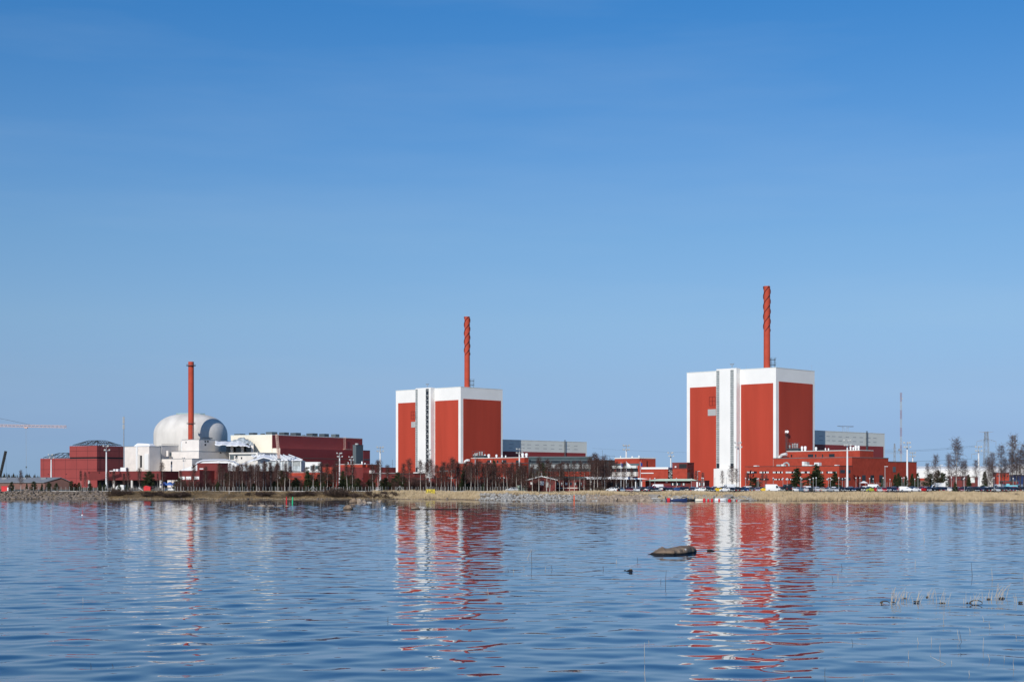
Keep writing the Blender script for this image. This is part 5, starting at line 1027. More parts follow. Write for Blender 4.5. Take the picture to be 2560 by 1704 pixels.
for k, px, yt, D, w in ((0, 283, 1221, 545, 1.), (1, 303, 1222, 545, 1.1), (0, 322, 1224, 545, 1.), (0, 828, 1222, 543, 1.1), (1, 842, 1218, 545, 1.2), (0, 858, 1224, 543, 1.1), (1, 400, 1226, 546, 1.), (1, 648, 1228, 545, 1.), (1, 925, 1227, 546, 1.), (0, 985, 1227, 546, 1.), (1, 1240, 1218, 566, 1.1), (0, 2540, 1232, 520, .9), (1, 1500, 1216, 558, 1.), (1, 460, 1228, 545, 1.), (0, 620, 1229, 545, .9), (1, 960, 1228, 546, 1.)):
    plant(SH[k], px, yt, D, 'bare brown willow shrub by the ' + land(px), 'willow shrubs on the bank', 2.6 if k == 0 else 2.2, w * 1.2)
TH = [shrub(7, 6, 3.6), shrub(8, 7, 3.2), shrub(9, 5, 4.2)]
for t_ in TH: t_.name = 'bare_thicket'; kids(t_)[1].data.materials[0] = M['twig']; kids(t_)[0].data.materials[0] = M['twig']
for t_ in TH: snapshot(t_); t_['category'] = 'thicket'
for i in range(64):
    px = random.choice([random.uniform(440, 700), random.uniform(560, 800), random.uniform(1095, 1330), random.uniform(1150, 1520), random.uniform(900, 1095)]); D = random.uniform(572, 606); k = i % 3
    plant(TH[k], px, random.uniform(1190, 1206), D, 'bare brown thicket before the ' + land(px), 'bare thickets under the birches', (3.6, 3.2, 4.2)[k], 1.25)
for i in range(26):
    px = random.uniform(270, 960); D = random.uniform(541, 550); k = i % 2
    plant(SH[k], px, random.uniform(1227, 1234), D, 'low dark scrub on the bank by the ' + land(px), 'low scrub on the bank', 2.6 if k == 0 else 2.2, 2.2)
# distant forest on the skyline
segs = []; ws = []
for i in range(3600):
    x = random.uniform(-1500, 1500); D = random.uniform(1750, 2300); h = random.uniform(11, 14) if random.random() < .95 else random.uniform(13.5, 15.5)
    for s in range(7): f = s / 7; segs.append((np.array((x + random.gauss(0, .5), D, G + h * f * .9)), np.array((x + random.gauss(0, .5), D + .3, G + h * (f + .3))))); ws.append(4.6 * (1 - f) + .8)
P = np.array([s[0] for s in segs]); Q = np.array([s[1] for s in segs]); ww = np.array(ws)[:, None] / 2; ux = np.array([[1., 0, 0]]); uy = np.array([[0, 1., 0]])
mb = MB(); V = np.concatenate([np.stack([P - ux*ww, P + ux*ww, Q], 1).reshape(-1, 3), np.stack([P - uy*ww, P + uy*ww, Q], 1).reshape(-1, 3)]); mb.v = V.tolist(); mb.f = [(3*i, 3*i+1, 3*i+2) for i in range(len(V) // 3)]; mb.m = [0] * len(mb.f)
M['forest'] = mat('forest', (.020, .030, .022), .9, .3, .05, col2=(.055, .05, .045))
tag(obj('forest', mb, 'forest'), 'dark distant forest line along the horizon', 'forest', kind='stuff')
# ---------------------------------------------------------------- parked vehicles
PAINT = {}
def paint(name, c, metal=.0):
    PAINT[name] = mat('paint_' + name.replace(' ', '_'), c, .25, .03, 1., metal=metal, spec=.5); return PAINT[name]
for n_, c_ in (('black', (.010, .011, .014)), ('navy', (.012, .022, .06)), ('dark grey', (.04, .045, .05)), ('silver', (.42, .44, .46)), ('white', (.80, .80, .79)), ('red', (.42, .015, .02)), ('maroon', (.14, .012, .025)), ('yellow', (.78, .50, .02)), ('blue-grey', (.12, .18, .25)), ('blue', (.02, .06, .20)), ('green-grey', (.10, .14, .13)), ('lilac-grey', (.26, .22, .30)), ('lime', (.42, .45, .06)), ('beige', (.38, .34, .28))): paint(n_, c_)
def vehicle(kind, L, Wd, Ht, st, wb, parts=True, wheel=.32):
    """st: stations along the length (x, belt z, roof z or None)"""
    t = thing('parked_' + kind, kind, kind, (0, 0, 0)); hw = Wd / 2; zb = .22; rings = []
    for x, zt, zr in st:
        zr2 = zr if zr else zt + .02; rw = hw * (.80 if zr else .93); en = .9 if x in (st[0][0], st[-1][0]) else 1.
        h_ = hw * en; r2 = rw * en
        rings.append([(x, -h_*.93, zb), (x, -h_, zb + .22), (x, -h_, zt - .08), (x, -h_*.97, zt), (x, -r2, zr2 - .04), (x, -r2*.85, zr2), (x, r2*.85, zr2), (x, r2, zr2 - .04), (x, h_*.97, zt), (x, h_, zt - .08), (x, h_, zb + .22), (x, h_*.93, zb)])
    body = obj('body', MB().rings(rings), PAINT['black'], t, smooth=True)
    body.material_slots[0].link = 'OBJECT'; body.material_slots[0].material = PAINT['black']
    cab = [i for i, s in enumerate(st) if s[2]]
    g = MB(); o = .012
    i0, i1 = cab[0], cab[-1]
    for i in range(i0, i1):
        (xa, ta, ra), (xb, tb, rb) = st[i], st[i + 1]; pa = .08
        for sg in (-1, 1):
            def q(x, z, zt, zr): f = (z - zt) / max(.05, (zr - .04 - zt)); return (x, sg * (hw * .97 + (hw * .80 - hw * .97) * f + o), z)
            a0, a1, b0, b1 = ta + .04, ra - .10, tb + .04, rb - .10
            if a1 - a0 < .05 or b1 - b0 < .05: continue
            vs = [q(xa + pa, a0, ta, ra), q(xb - pa, b0, tb, rb), q(xb - pa, b1, tb, rb), q(xa + pa, a1, ta, ra)]; g.add(vs + [(v[0], v[1] - sg * .02, v[2]) for v in vs], [(0, 1, 2, 3), (7, 6, 5, 4), (0, 4, 5, 1), (1, 5, 6, 2), (2, 6, 7, 3), (3, 7, 4, 0)])
    w1 = obj('side_windows', g, 'car_glass', t)
    for nm, (ia, ib), d in (('windscreen', (i0 - 1 if i0 else 0, i0), -1), ('rear_window', (i1 + 1 if i1 + 1 < len(st) else i1, i1), 1)):
        (xa, ta, ra), (xb, tb, rb) = st[ia], st[ib]
        if ia == ib: continue
        wa, wb_ = hw * .82, hw * .70; up = Vector((d * .05, 0, .03)); lo = Vector((xa + (xb - xa) * .10, 0, ta + (rb - ta) * .10)); hi = Vector((xa + (xb - xa) * .92, 0, ta + (rb - ta) * .92))
        vs = [lo + up + Vector((0, -wa, 0)), lo + up + Vector((0, wa, 0)), hi + up + Vector((0, wb_, 0)), hi + up + Vector((0, -wb_, 0))]; dn = Vector((-d * .03, 0, -.02))
        obj(nm, MB().add(vs + [v + dn for v in vs], [(0, 1, 2, 3), (7, 6, 5, 4), (0, 4, 5, 1), (1, 5, 6, 2), (2, 6, 7, 3), (3, 7, 4, 0)]), 'car_glass', t)
    for x in wb:
        for sg in (-1, 1):
            w = MB().tube((x, sg * (hw - .20), wheel), (x, sg * (hw + .015), wheel), wheel, n=14, m=0); w.tube((x, sg * (hw + .016), wheel), (x, sg * (hw + .03), wheel), wheel * .62, n=10, m=1); obj('wheel', w, ['tyre', 'hub'], t)
    z = st[0][1] - .14; xf = st[0][0]; xr = st[-1][0]
    for sg in (-1, 1):
        obj('headlight', MB().box((xf - .01, sg * hw * .66, z), (.08, hw * .36, .15)), 'lamp_glass', t); obj('tail_light', MB().box((xr + .01, sg * hw * .74, st[-1][1] - .16), (.07, hw * .24, .2)), 'buoy_red', t)
    p = MB(); p.box((xf - .02, 0, zb + .18), (.05, .5, .11)); p.box((xr + .02, 0, zb + .38), (.05, .5, .11)); obj('number_plate', p, 'white', t)
    snapshot(t); return t
VE = {
 'hatchback': vehicle('hatchback', 4.1, 1.74, 1.47, [(-2.05, .66, None), (-1.95, .78, None), (-1.0, .95, None), (-.35, .97, 1.38), (.3, .97, 1.47), (1.3, .99, 1.42), (1.85, 1.0, 1.22), (2.02, .95, None), (2.08, .6, None)], (-1.3, 1.27)),
 'saloon': vehicle('saloon', 4.55, 1.78, 1.43, [(-2.28, .64, None), (-2.15, .76, None), (-1.05, .93, None), (-.35, .95, 1.34), (.2, .95, 1.43), (.95, .96, 1.38), (1.55, .98, None), (2.15, .97, None), (2.28, .62, None)], (-1.38, 1.36)),
 'estate_car': vehicle('estate_car', 4.65, 1.79, 1.48, [(-2.32, .64, None), (-2.2, .77, None), (-1.1, .94, None), (-.4, .96, 1.37), (.2, .96, 1.47), (1.6, .98, 1.46), (2.15, 1.0, 1.28), (2.3, .96, None), (2.34, .62, None)], (-1.42, 1.4)),
 'suv': vehicle('suv', 4.5, 1.86, 1.72, [(-2.25, .80, None), (-2.15, .96, None), (-1.1, 1.10, None), (-.55, 1.12, 1.60), (.1, 1.12, 1.72), (1.6, 1.14, 1.68), (2.1, 1.16, 1.45), (2.24, 1.10, None), (2.27, .7, None)], (-1.38, 1.38), wheel=.36),
}
def van(kind, L, Wd, Ht, nose, wb, box=False):
    t = thing('parked_' + kind, kind, 'van' if not box else 'truck', (0, 0, 0)); hw = Wd / 2; x0 = -L / 2; x1 = L / 2
    def ring(x, zt, w): return [(x, -w * .96, .3), (x, -w, .55), (x, -w * .98, zt - .35), (x, -w * .90, zt - .04), (x, -w * .8, zt), (x, w * .8, zt), (x, w * .90, zt - .04), (x, w * .98, zt - .35), (x, w, .55), (x, w * .96, .3)]
    st = [(x0, .85, hw * .9), (x0 + .12, 1.05, hw), (x0 + nose, 1.25, hw), (x0 + nose + .75, Ht * (.74 if box else .93), hw), (x0 + nose + 1.1, Ht * (.76 if box else 1), hw)]
    if box: st += [(x0 + nose + 1.5, Ht * .76, hw)]
    else: st += [(x1 - .06, Ht * .99, hw), (x1, Ht * .96, hw * .96)]
    body = obj('body' if not box else 'cab', MB().rings([ring(*s) for s in st]), PAINT['white'], t, smooth=True); body.material_slots[0].link = 'OBJECT'; body.material_slots[0].material = PAINT['white']
    if box:
        obj('cargo_box', MB().box(((x0 + nose + 1.6 + x1) / 2, 0, (1.0 + Ht) / 2), (x1 - x0 - nose - 1.6, Wd * 1.08, Ht - 1.0)), 'white', t); obj('chassis', MB().box(((x0 + nose + x1) / 2, 0, .75), (x1 - x0 - nose, Wd * .5, .3)), 'steel_dark', t)
    zt = Ht * (.74 if box else .93); a, b = Vector((x0 + nose, 0, 1.25)), Vector((x0 + nose + .75, 0, zt)); up = Vector((-.04, 0, .03)); lo = a.lerp(b, .08) + up; hi = a.lerp(b, .85) + up; dn = Vector((.03, 0, -.03))
    vs = [lo + Vector((0, -hw * .86, 0)), lo + Vector((0, hw * .86, 0)), hi + Vector((0, hw * .8, 0)), hi + Vector((0, -hw * .8, 0))]
    obj('windscreen', MB().add(vs + [v + dn for v in vs], [(0, 1, 2, 3), (7, 6, 5, 4), (0, 4, 5, 1), (1, 5, 6, 2), (2, 6, 7, 3), (3, 7, 4, 0)]), 'car_glass', t)
    g = MB()
    for sg in (-1, 1): g.prism([(x0 + nose + .25, sg * (hw + .012), 1.25), (x0 + nose + 1.25, sg * (hw + .012), 1.25), (x0 + nose + 1.25, sg * (hw + .0), zt - .3), (x0 + nose + .75, sg * (hw + .0), zt - .3)], (0, -sg * .03, 0))
    obj('side_windows', g, 'car_glass', t)
    for x in wb:
        for sg in (-1, 1): w = MB().tube((x, sg * (hw - .22), .36), (x, sg * (hw + .015), .36), .36, n=14); w.tube((x, sg * (hw + .016), .36), (x, sg * (hw + .03), .36), .22, n=10, m=1); obj('wheel', w, ['tyre', 'hub'], t)
    for sg in (-1, 1): obj('headlight', MB().box((x0 - .01, sg * hw * .68, .78), (.08, .3, .22)), 'lamp_glass', t); obj('tail_light', MB().box((x1 + .01, sg * hw * .85, 1.1), (.06, .14, .4)), 'buoy_red', t)
    snapshot(t); return t
VE['panel_van'] = van('panel_van', 5.7, 2.0, 2.62, .75, (-1.9, 1.65)); VE['small_van'] = van('small_van', 4.5, 1.8, 1.85, .75, (-1.45, 1.3)); VE['box_truck'] = van('box_truck', 6.4, 2.1, 3.2, .5, (-2.2, 1.8), True)
CARN = {'hatchback': 'hatchback', 'saloon': 'saloon car', 'estate_car': 'estate car', 'suv': 'off-roader', 'panel_van': 'panel van', 'small_van': 'small van', 'box_truck': 'box truck'}
def park(kind, col, px, D, rz, row, s=1.):
    x = X_at(px, D); o = place(VE[kind], (x, D, G + .01), rz, s)
    if kind != 'box_truck' or True:
        for c in kids(o):
            if c.name.split('.')[0] in ('body', 'cab'): c.material_slots[0].material = PAINT[col]
    o['group'] = 'vehicles in the car park'; o['category'] = 'van' if 'van' in kind else ('truck' if kind == 'box_truck' else 'car')
    auto(o, f'{col} {CARN[kind]} {row} before the {land(px)}', px); return o
R90 = math.pi / 2; FRONT = []
f1 = [(1504, 'beige', 'saloon', 0), (1527, 'white', 'hatchback', 0), (1541, 'black', 'suv', 1), (1556, 'blue-grey', 'hatchback', 1), (1577, 'maroon', 'estate_car', 1), (1596, 'silver', 'hatchback', 1), (1608, 'black', 'suv', 1), (1618, 'navy', 'estate_car', 1), (1630, 'black', 'saloon', 1), (1642, 'dark grey', 'hatchback', 1), (1654, 'navy', 'suv', 1), (1666, 'black', 'hatchback', 1), (1677, 'navy', 'estate_car', 1), (1691, 'blue', 'saloon', 0), (1705, 'black', 'hatchback', 1), (1717, 'black', 'suv', 1), (1730, 'navy', 'saloon', 1), (1752, 'white', 'estate_car', 0), (1770, 'black', 'suv', 1), (1780, 'navy', 'hatchback', 1), (1792, 'yellow', 'hatchback', 0.2), (1811, 'white', 'hatchback', 0.15), (1830, 'black', 'saloon', 1), (1842, 'black', 'suv', 1), (1855, 'navy', 'estate_car', 1), (1868, 'blue', 'hatchback', 1), (1878, 'dark grey', 'suv', 1), (1893, 'lilac-grey', 'hatchback', 1), (1909, 'yellow', 'hatchback', .1), (1933, 'white', 'panel_van', math.pi), (1955, 'dark grey', 'suv', 1), (1967, 'black', 'panel_van', 1), (1981, 'white', 'suv', 2.2), (2001, 'blue-grey', 'estate_car', 0.4), (2014, 'silver', 'hatchback', 1), (2025, 'dark grey', 'saloon', 0.6), (2039, 'silver', 'suv', 1), (2056, 'beige', 'hatchback', 1), (2073, 'silver', 'estate_car', 0.5), (2087, 'silver', 'hatchback', 1), (2104, 'black', 'suv', 1), (2117, 'black', 'estate_car', 1), (2131, 'navy', 'hatchback', 1), (2143, 'black', 'saloon', 0.2), (2158, 'black', 'suv', 1), (2175, 'lime', 'hatchback', .4), (2187, 'red', 'hatchback', 1), (2198, 'silver', 'saloon', 1), (2210, 'red', 'estate_car', 1), (2222, 'navy', 'suv', 1), (2234, 'navy', 'estate_car', 1), (2263, 'white', 'small_van', math.pi), (2286, 'white', 'saloon', .2), (2306, 'red', 'hatchback', .2), (2322, 'navy', 'suv', 1), (2334, 'black', 'hatchback', 1), (2345, 'black', 'estate_car', 1), (2357, 'navy', 'suv', 1), (2368, 'white', 'hatchback', 1), (2402, 'maroon', 'hatchback', 1), (2413, 'black', 'saloon', 1), (2427, 'dark grey', 'suv', 0.3), (2440, 'black', 'estate_car', 1), (2453, 'navy', 'suv', 1), (2466, 'black', 'hatchback', 1), (2477, 'black', 'suv', 1), (2489, 'silver', 'hatchback', 1), (2502, 'dark grey', 'estate_car', 1), (2515, 'black', 'suv', 1), (2528, 'navy', 'hatchback', 1), (2541, 'black', 'saloon', 1), (2553, 'black', 'suv', 1), (2566, 'dark grey', 'hatchback', 1)]
for px, c, k, a in f1:
    rz = (R90 + random.uniform(-.25, .25) + (math.pi if random.random() < .35 else 0)) if a == 1 else a
    D = 560 + random.uniform(-1, 1.5) + (4 if px < 1740 else 0); FRONT.append(px); park(k, c, px, D, rz, 'front row,')
dark = ['black', 'navy', 'black', 'navy', 'dark grey', 'blue-grey', 'black', 'silver', 'maroon', 'green-grey', 'black', 'navy', 'white', 'red']
for row, D0, a0, a1, step in (('second row,', 582, 1540, 2562, 13.2), ('third row,', 606, 1600, 2562, 13.6), ('back row,', 634, 1742, 2562, 15)):
    px = a0
    while px < a1:
        k = random.choice(['hatchback', 'saloon', 'estate_car', 'suv', 'suv', 'estate_car'])
        if not (row == 'back row,' and random.random() < .3): park(k, random.choice(dark), px, D0 + random.uniform(-.8, .8), R90 + random.uniform(-.15, .15) + (math.pi if random.random() < .4 else 0), row)
        px += step * random.uniform(.85, 1.3)
for px, c, k, D, rz, row in ((1641, 'white', 'panel_van', 655, 0, 'beside the gate wall'), (1626, 'maroon', 'small_van', 640, .1, 'behind the dark rows'), (1667, 'maroon', 'small_van', 641, .1, 'behind the dark rows'), (1787, 'white', 'small_van', 650, .1, 'behind the dark rows'), (1821, 'white', 'panel_van', 640, .1, 'with a dark windscreen'), (1864, 'white', 'small_van', 630, .1, 'behind the dark rows'), (2186, 'white', 'panel_van', 650, math.pi, 'long and low'), (2160, 'white', 'small_van', 640, 0, 'under the tent'), (2343, 'white', 'box_truck', 660, 0, 'tall and square'), (2495, 'white', 'panel_van', 660, 0, 'behind the dark rows'), (2552, 'white', 'panel_van', 660, 0, 'behind the dark rows'), (2013, 'white', 'small_van', 640, 0, 'behind the dark rows')): park(k, c, px, D, rz, row)
auto(park('estate_car', 'silver', 1279, 572, 0, 'alone by the plank wall'), 'silver estate car alone beside the pale green plank wall', 1279)
for px, c in ((427, 'white'), (585, 'silver'), (604, 'white'), (941, 'white'), (1078, 'white'), (1170, 'silver'), (512, 'silver')): park('hatchback', c, px, 600, random.uniform(-.2, .2), 'on the service road')
# fixed small things
def simple(name, label, cat, parts_):
    loc = parts_[0][3]; t = thing(name, label, cat, loc)
    for pn, mb, m, _ in parts_: obj(pn, mb, m, t)
    return t
D = 640; c = (X_at(2527, D), D, G)
simple('container', 'turquoise container among the cars near the picture edge', 'container', [('box', MB().box((c[0], D, G + 1.3), (4.9, 2.4, 1.9)), 'turquoise', c), ('end_wall', MB().box((c[0] - 1.6, D - 1.25, G + 1.6), (1.4, .1, 2.4)), 'turquoise', c), ('skid', MB().box((c[0], D, G + .17), (4.8, 2.2, .32)), 'steel_dark', c)])
D = 660; c = (X_at(2472, D), D, G)
simple('white_pylon_sign', 'blank narrow white pillar sign above the dark cars', 'sign', [('panel', MB().box((c[0], D, G + 2.4), (.75, .3, 2.8)), 'white', c), ('foot', MB().box((c[0], D, G + .5), (.3, .2, 1.0)), 'steel', c)])
D = 655; c = (X_at(2159, D), D, G)
simple('market_tent', 'small white pavilion tent between the floodlight mast and the security fence', 'tent', [('roof', MB().hexa([(c[0] - 1.6, D - 1.5, G + 3.1), (c[0] + 1.6, D - 1.5, G + 3.1), (c[0] + 1.6, D + 1.5, G + 3.1), (c[0] - 1.6, D + 1.5, G + 3.1), (c[0] - .3, D - .2, G + 3.9), (c[0] + .3, D - .2, G + 3.9), (c[0] + .3, D + .2, G + 3.9), (c[0] - .3, D + .2, G + 3.9)]), 'white', c)] + [('pole', MB().tube((c[0] + a, D + b, G), (c[0] + a, D + b, G + 3.1), .05, n=5), 'steel', c) for a in (-1.5, 1.5) for b in (-1.4, 1.4)])
D = 565; c = (X_at(15, D), D, G)
simple('red_hut', 'bright red hut with a pale door at the picture edge, above the dark rocks', 'hut', [('wall', MB().box((c[0] - .3, D, G + .95), (2.2, 1.8, 1.8)), 'buoy_red', c), ('roof', MB().box((c[0] - .2, D, G + 1.93), (2.6, 2.1, .14)), 'buoy_red', c), ('door', MB().box((c[0] + .95, D - .93, G + .8), (.4, .06, 1.4)), 'white', c)])
D = 562; c = (X_at(369, D), D, G)
simple('red_shed', 'bright red shed under the big dark spruce or pine, white chute beside it', 'shed', [('wall', MB().box((c[0], D, G + .85), (2.4, 1.8, 1.7)), 'buoy_red', c), ('roof', MB().prism([(c[0] - 1.4, D - 1, G + 1.7), (c[0] + 1.4, D - 1, G + 1.7), (c[0] - .5, D - 1, G + 2.15)], (0, 2, 0)), 'buoy_red', c)])
c = (X_at(354, D), D - .6, G); simple('white_chute', 'slanting white chute leaning beside the bright red shed', 'chute', [('rail', MB().tube((X_at(347, D), D - .6, G + 1.5), (X_at(361, D), D - .6, G + .1), .12, n=5), 'white', c), ('leg', MB().tube((X_at(348, D), D - .6, G), (X_at(348, D), D - .6, G + 1.45), .05, n=4), 'galv', c)])
D = 600; c = (X_at(422, D), D, G); mb = MB()
for k in range(3): xa = X_at(405 + 13 * k, D); mb.prism([(xa, D - 1.5, G + 2.7), (xa + 2.0, D - 1.5, G + 2.7), (xa + 1.0, D - 1.5, G + 3.5)], (0, 3, 0))
simple('bicycle_shelter', 'blue zigzag-roofed shelter behind the fence, below the cream blocks', 'shelter', [('roof', mb, 'blue_roof', c), ('fascia', MB().box((X_at(422, D), D - 1.6, G + 2.45), (6., .12, .5)), 'blue_roof', c)] + [('post', MB().tube((X_at(x, D), D, G), (X_at(x, D), D, G + 2.7), .07, n=5), 'galv', c) for x in (404, 417, 430, 441)])
D = 575; c = (X_at(302, D), D, G)
simple('white_container', 'white rounded container among low pines by the pale pillars', 'container', [('box', MB().prism([(X_at(289, D), D, G + .2), (X_at(310, D), D, G + .2), (X_at(310, D), D, G + 2.4), (X_at(296, D), D, G + 2.4), (X_at(292, D), D, G + 2.0), (X_at(289, D), D, G + 1.2)], (0, 2.2, 0)), 'white', c), ('skid', MB().box((X_at(300, D), D + 1.1, G + .1), (2.4, 2, .19)), 'steel_dark', c)])

# ---------------------------------------------------------------- rocks
def ico(sub):
    bm = bmesh.new(); bmesh.ops.create_icosphere(bm, subdivisions=sub, radius=1); v = np.array([q.co for q in bm.verts]); f = [tuple(q.index for q in p.verts) for p in bm.faces]; bm.free(); return v, f
I1, I2, I4 = ico(1), ico(2), ico(4)
def rockv(base, d, rng, rough=.22, facet=5):
    v = base.copy()
    for _ in range(facet):
        n = rng.normal(size=3); n /= np.linalg.norm(n); c = rng.uniform(.55, .85); s = v @ n; v = v - np.clip(s - c, 0, None)[:, None] * n
    v *= (1 + rng.normal(0, rough * .2, (len(v), 1))); return v * np.array(d) / 2
def riprap(name, label, px0, px1, n, s0, s1, size, m, zoff=0):
    mb = MB(); rng = np.random.default_rng(n)
    for i in range(n):
        px = rng.uniform(px0, px1); x0 = X_at(px, 520); y0 = float(shore(x0)); s = rng.uniform(s0, s1); y = y0 + s; x = X_at(px, y); a = size * rng.uniform(.5, 1.35) * (1 if rng.random() > .12 else 1.5); v = rockv(I1[0], (a * rng.uniform(.9, 1.6), a * rng.uniform(.8, 1.3), a * rng.uniform(.6, .95)), rng)
        t = rng.uniform(0, 6.28); R_ = np.array([[math.cos(t), -math.sin(t), 0], [math.sin(t), math.cos(t), 0], [0, 0, 1]]); v = v @ R_.T + np.array([x, y, float(ground_z(np.array(x), np.array(y))) + a * .12 + zoff]); mb.add(v.tolist(), I1[1])
    return tag(obj(name, mb, m), label, 'rocks', kind='stuff')
riprap('rubble', 'dark brown-grey boulder bank at the left shore', -40, 272, 800, -1.5, 17, 1.05, 'stone'); riprap('rubble', 'pale grey rubble bank below the red cottage', 1190, 1500, 1000, -.5, 17, .75, 'stone_white'); riprap('rubble', 'beige boulder bank by the small jetty', 1470, 1628, 420, -.8, 14, 1.15, 'stone_beige'); riprap('rubble', 'grey rubble bank behind the moored boats', 1628, 1900, 700, -.3, 15, .75, 'stone_white'); riprap('rubble', 'scattered shore stones below the birch belt', 272, 1190, 170, -1.5, 2.5, .55, 'stone'); riprap('rubble', 'scattered shore stones below the golden reeds', 1900, 2580, 60, -1, 1.5, .5, 'stone')
def wrock(px, yb, w, h, label, m='boulder', dy=1., sub=I2, seed=0, name='rock', group='rocks in the bay'):
    D = H * F / (yb - YH); rng = np.random.default_rng(int(px * 7 + seed)); Wd = w / F * D; Hh = h / F * D
    v = rockv(sub[0], (Wd, Wd * dy, Hh * 2.0), rng, .35, 11); mb = MB().add((v + np.array([X_at(px, D), D + Wd * dy * .45, -.02])).tolist(), sub[1]); o = obj(name, mb, m, smooth=True); return tag(o, label, 'rock', group)
wrock(543, 1254, 22, 8, 'small pointed rock in the bay, below the dome', seed=1); wrock(868, 1273.5, 31, 14, 'rounded dark rock standing alone in the bay below the willow shrubs'); wrock(680, 1273.5, 27, 3, 'flat dark rock just breaking the water, nearer than the long skerry'); wrock(575, 1264.5, 16, 1.5, 'thin flat rock at water level below the white sheeted shelter'); wrock(1037, 1273, 30, 12, 'peaked brown rock at the left end of the low ledge', seed=3)
wrock(1110, 1273, 120, 3.2, 'long low rock ledge in front of the red and white reflection', dy=.3, sub=I4); wrock(1165, 1272, 22, 6, 'small hump at the right end of the low rock ledge'); wrock(1262, 1270.5, 20, 6, 'small flat-topped beige rock right of the red reflection', 'stone_beige'); wrock(1286, 1253.5, 12, 4, 'small mossy rock at the foot of the pale rubble'); wrock(1297, 1254, 8, 3.5, 'tiny black rock beside the small mossy rock'); wrock(992, 1254, 10, 4, 'small pale rock near the shore below the big pines', 'stone_beige'); wrock(984, 1265.5, 20, 2, 'flat dark rock left of the low rock ledge'); wrock(980, 1271.8, 26, 2.2, 'flat dark rock slab nearer than its neighbour, left of the ledge'); wrock(1229, 1271.5, 12, 1.6, 'thin dark rock sliver under the dark red reflection'); wrock(947, 1271, 8, 1.6, 'tiny dark rock sliver beside the white gull')
for i, (px, w, h, ll) in enumerate(((628, 22, 4, 'widest hump at the outer end of the long skerry'), (652, 26, 3.4, 'second low hump of the long skerry'), (678, 24, 3, 'middle low hump of the long skerry'), (700, 20, 2.2, 'thin tail of the long skerry nearest the red spar'), (716, 14, 1.8, 'last wet tip of the long skerry under the red spar'))): wrock(px, 1263.8 + i * .1, w, h, ll, 'stone_beige', dy=.5)
for i, (px, yb, w, h, ll, mm) in enumerate(((884, 1256, 30, 14, 'big brown rock heaped at one end of the rock pile islet', 'boulder'), (899, 1256, 20, 13, 'tall beige rock topping the rock pile islet', 'stone_beige'), (911, 1256.3, 18, 9, 'beige block in the middle of the rock pile islet', 'stone_beige'), (922, 1256.2, 16, 6, 'low pale rock on the rock pile islet', 'stone_white'), (878, 1256.8, 14, 5, 'low wet rock at the front of the rock pile islet', 'boulder'), (903, 1257, 16, 5, 'grey front rock of the rock pile islet', 'stone'), (935, 1256, 18, 4, 'flat outlying rock beside the rock pile islet', 'stone'), (950, 1253.5, 14, 4.5, 'beige outlying rock nearest the farther reactor reflection', 'stone_beige'))): wrock(px, yb, w, h, ll, mm, dy=.9)
# the big foreground boulder: long wedge, low nose to one side and a raised crest at the other
D = H * F / (1387 - YH); k = D / F
def bigrock():
    from mathutils import noise as mn
    v, f = ico(6); v = v.copy(); out = np.zeros_like(v)
    xs_ = [1620, 1632, 1648, 1656, 1664, 1672, 1700, 1716, 1727, 1735, 1741]; tp = [1386.5, 1380, 1370, 1367, 1369.5, 1369, 1365.5, 1362, 1362.5, 1366, 1374]
    px = 1680.5 + v[:, 0] * 60.5; top = np.interp(px, xs_, tp); th = np.sqrt(np.clip(1 - v[:, 0] ** 2, 0, 1)); yy = v[:, 1] / np.maximum(th, .04); zz = v[:, 2] / np.maximum(th, .04)
    shift = np.interp(px, [1620, 1680, 1710, 1741], [0, .2, 1.6, 4.2]); wy = 1.6 * th ** .8
    yc = D + 1.3 + shift; zt = np.maximum(H + (YH - top) / F * yc, .02); out[:, 1] = yc + yy * wy; out[:, 0] = (px - 1280) / F * yc; out[:, 2] = np.where(zz > 0, zt * np.clip(zz, 0, 1) ** .7, zz * .4)
    for i, p in enumerate(out):
        q = Vector(p) * .9; w = min(1, th[i] * 3); n = mn.fractal(q, .9, 2.1, 4) * .09 + abs(mn.noise(q * 2.3)) * -.05
        out[i, 2] += n * w * (1 if zz[i] > -.2 else .3); out[i, 1] += mn.noise(q * 1.7 + Vector((7, 3, 1))) * .22 * w
    return out, f
v, f = bigrock(); tag(obj('boulder', MB().add(v.tolist(), f), 'boulder', smooth='all'), 'large brown wedge-shaped boulder rising from the water, streaked with white', 'rock')
wrock(1778, 1377.5, 27, 7, 'small dark wet rock beside the large brown boulder', dy=.5, sub=I4, group=None); o = wrock(1574, 1428, 17, 9, 'small brown lump rock nearest the viewer', dy=.8, sub=I4, group=None); wrock(1563, 1426, 9, 3, 'tiny wet rock touching the nearest brown lump', sub=I2, group=None)

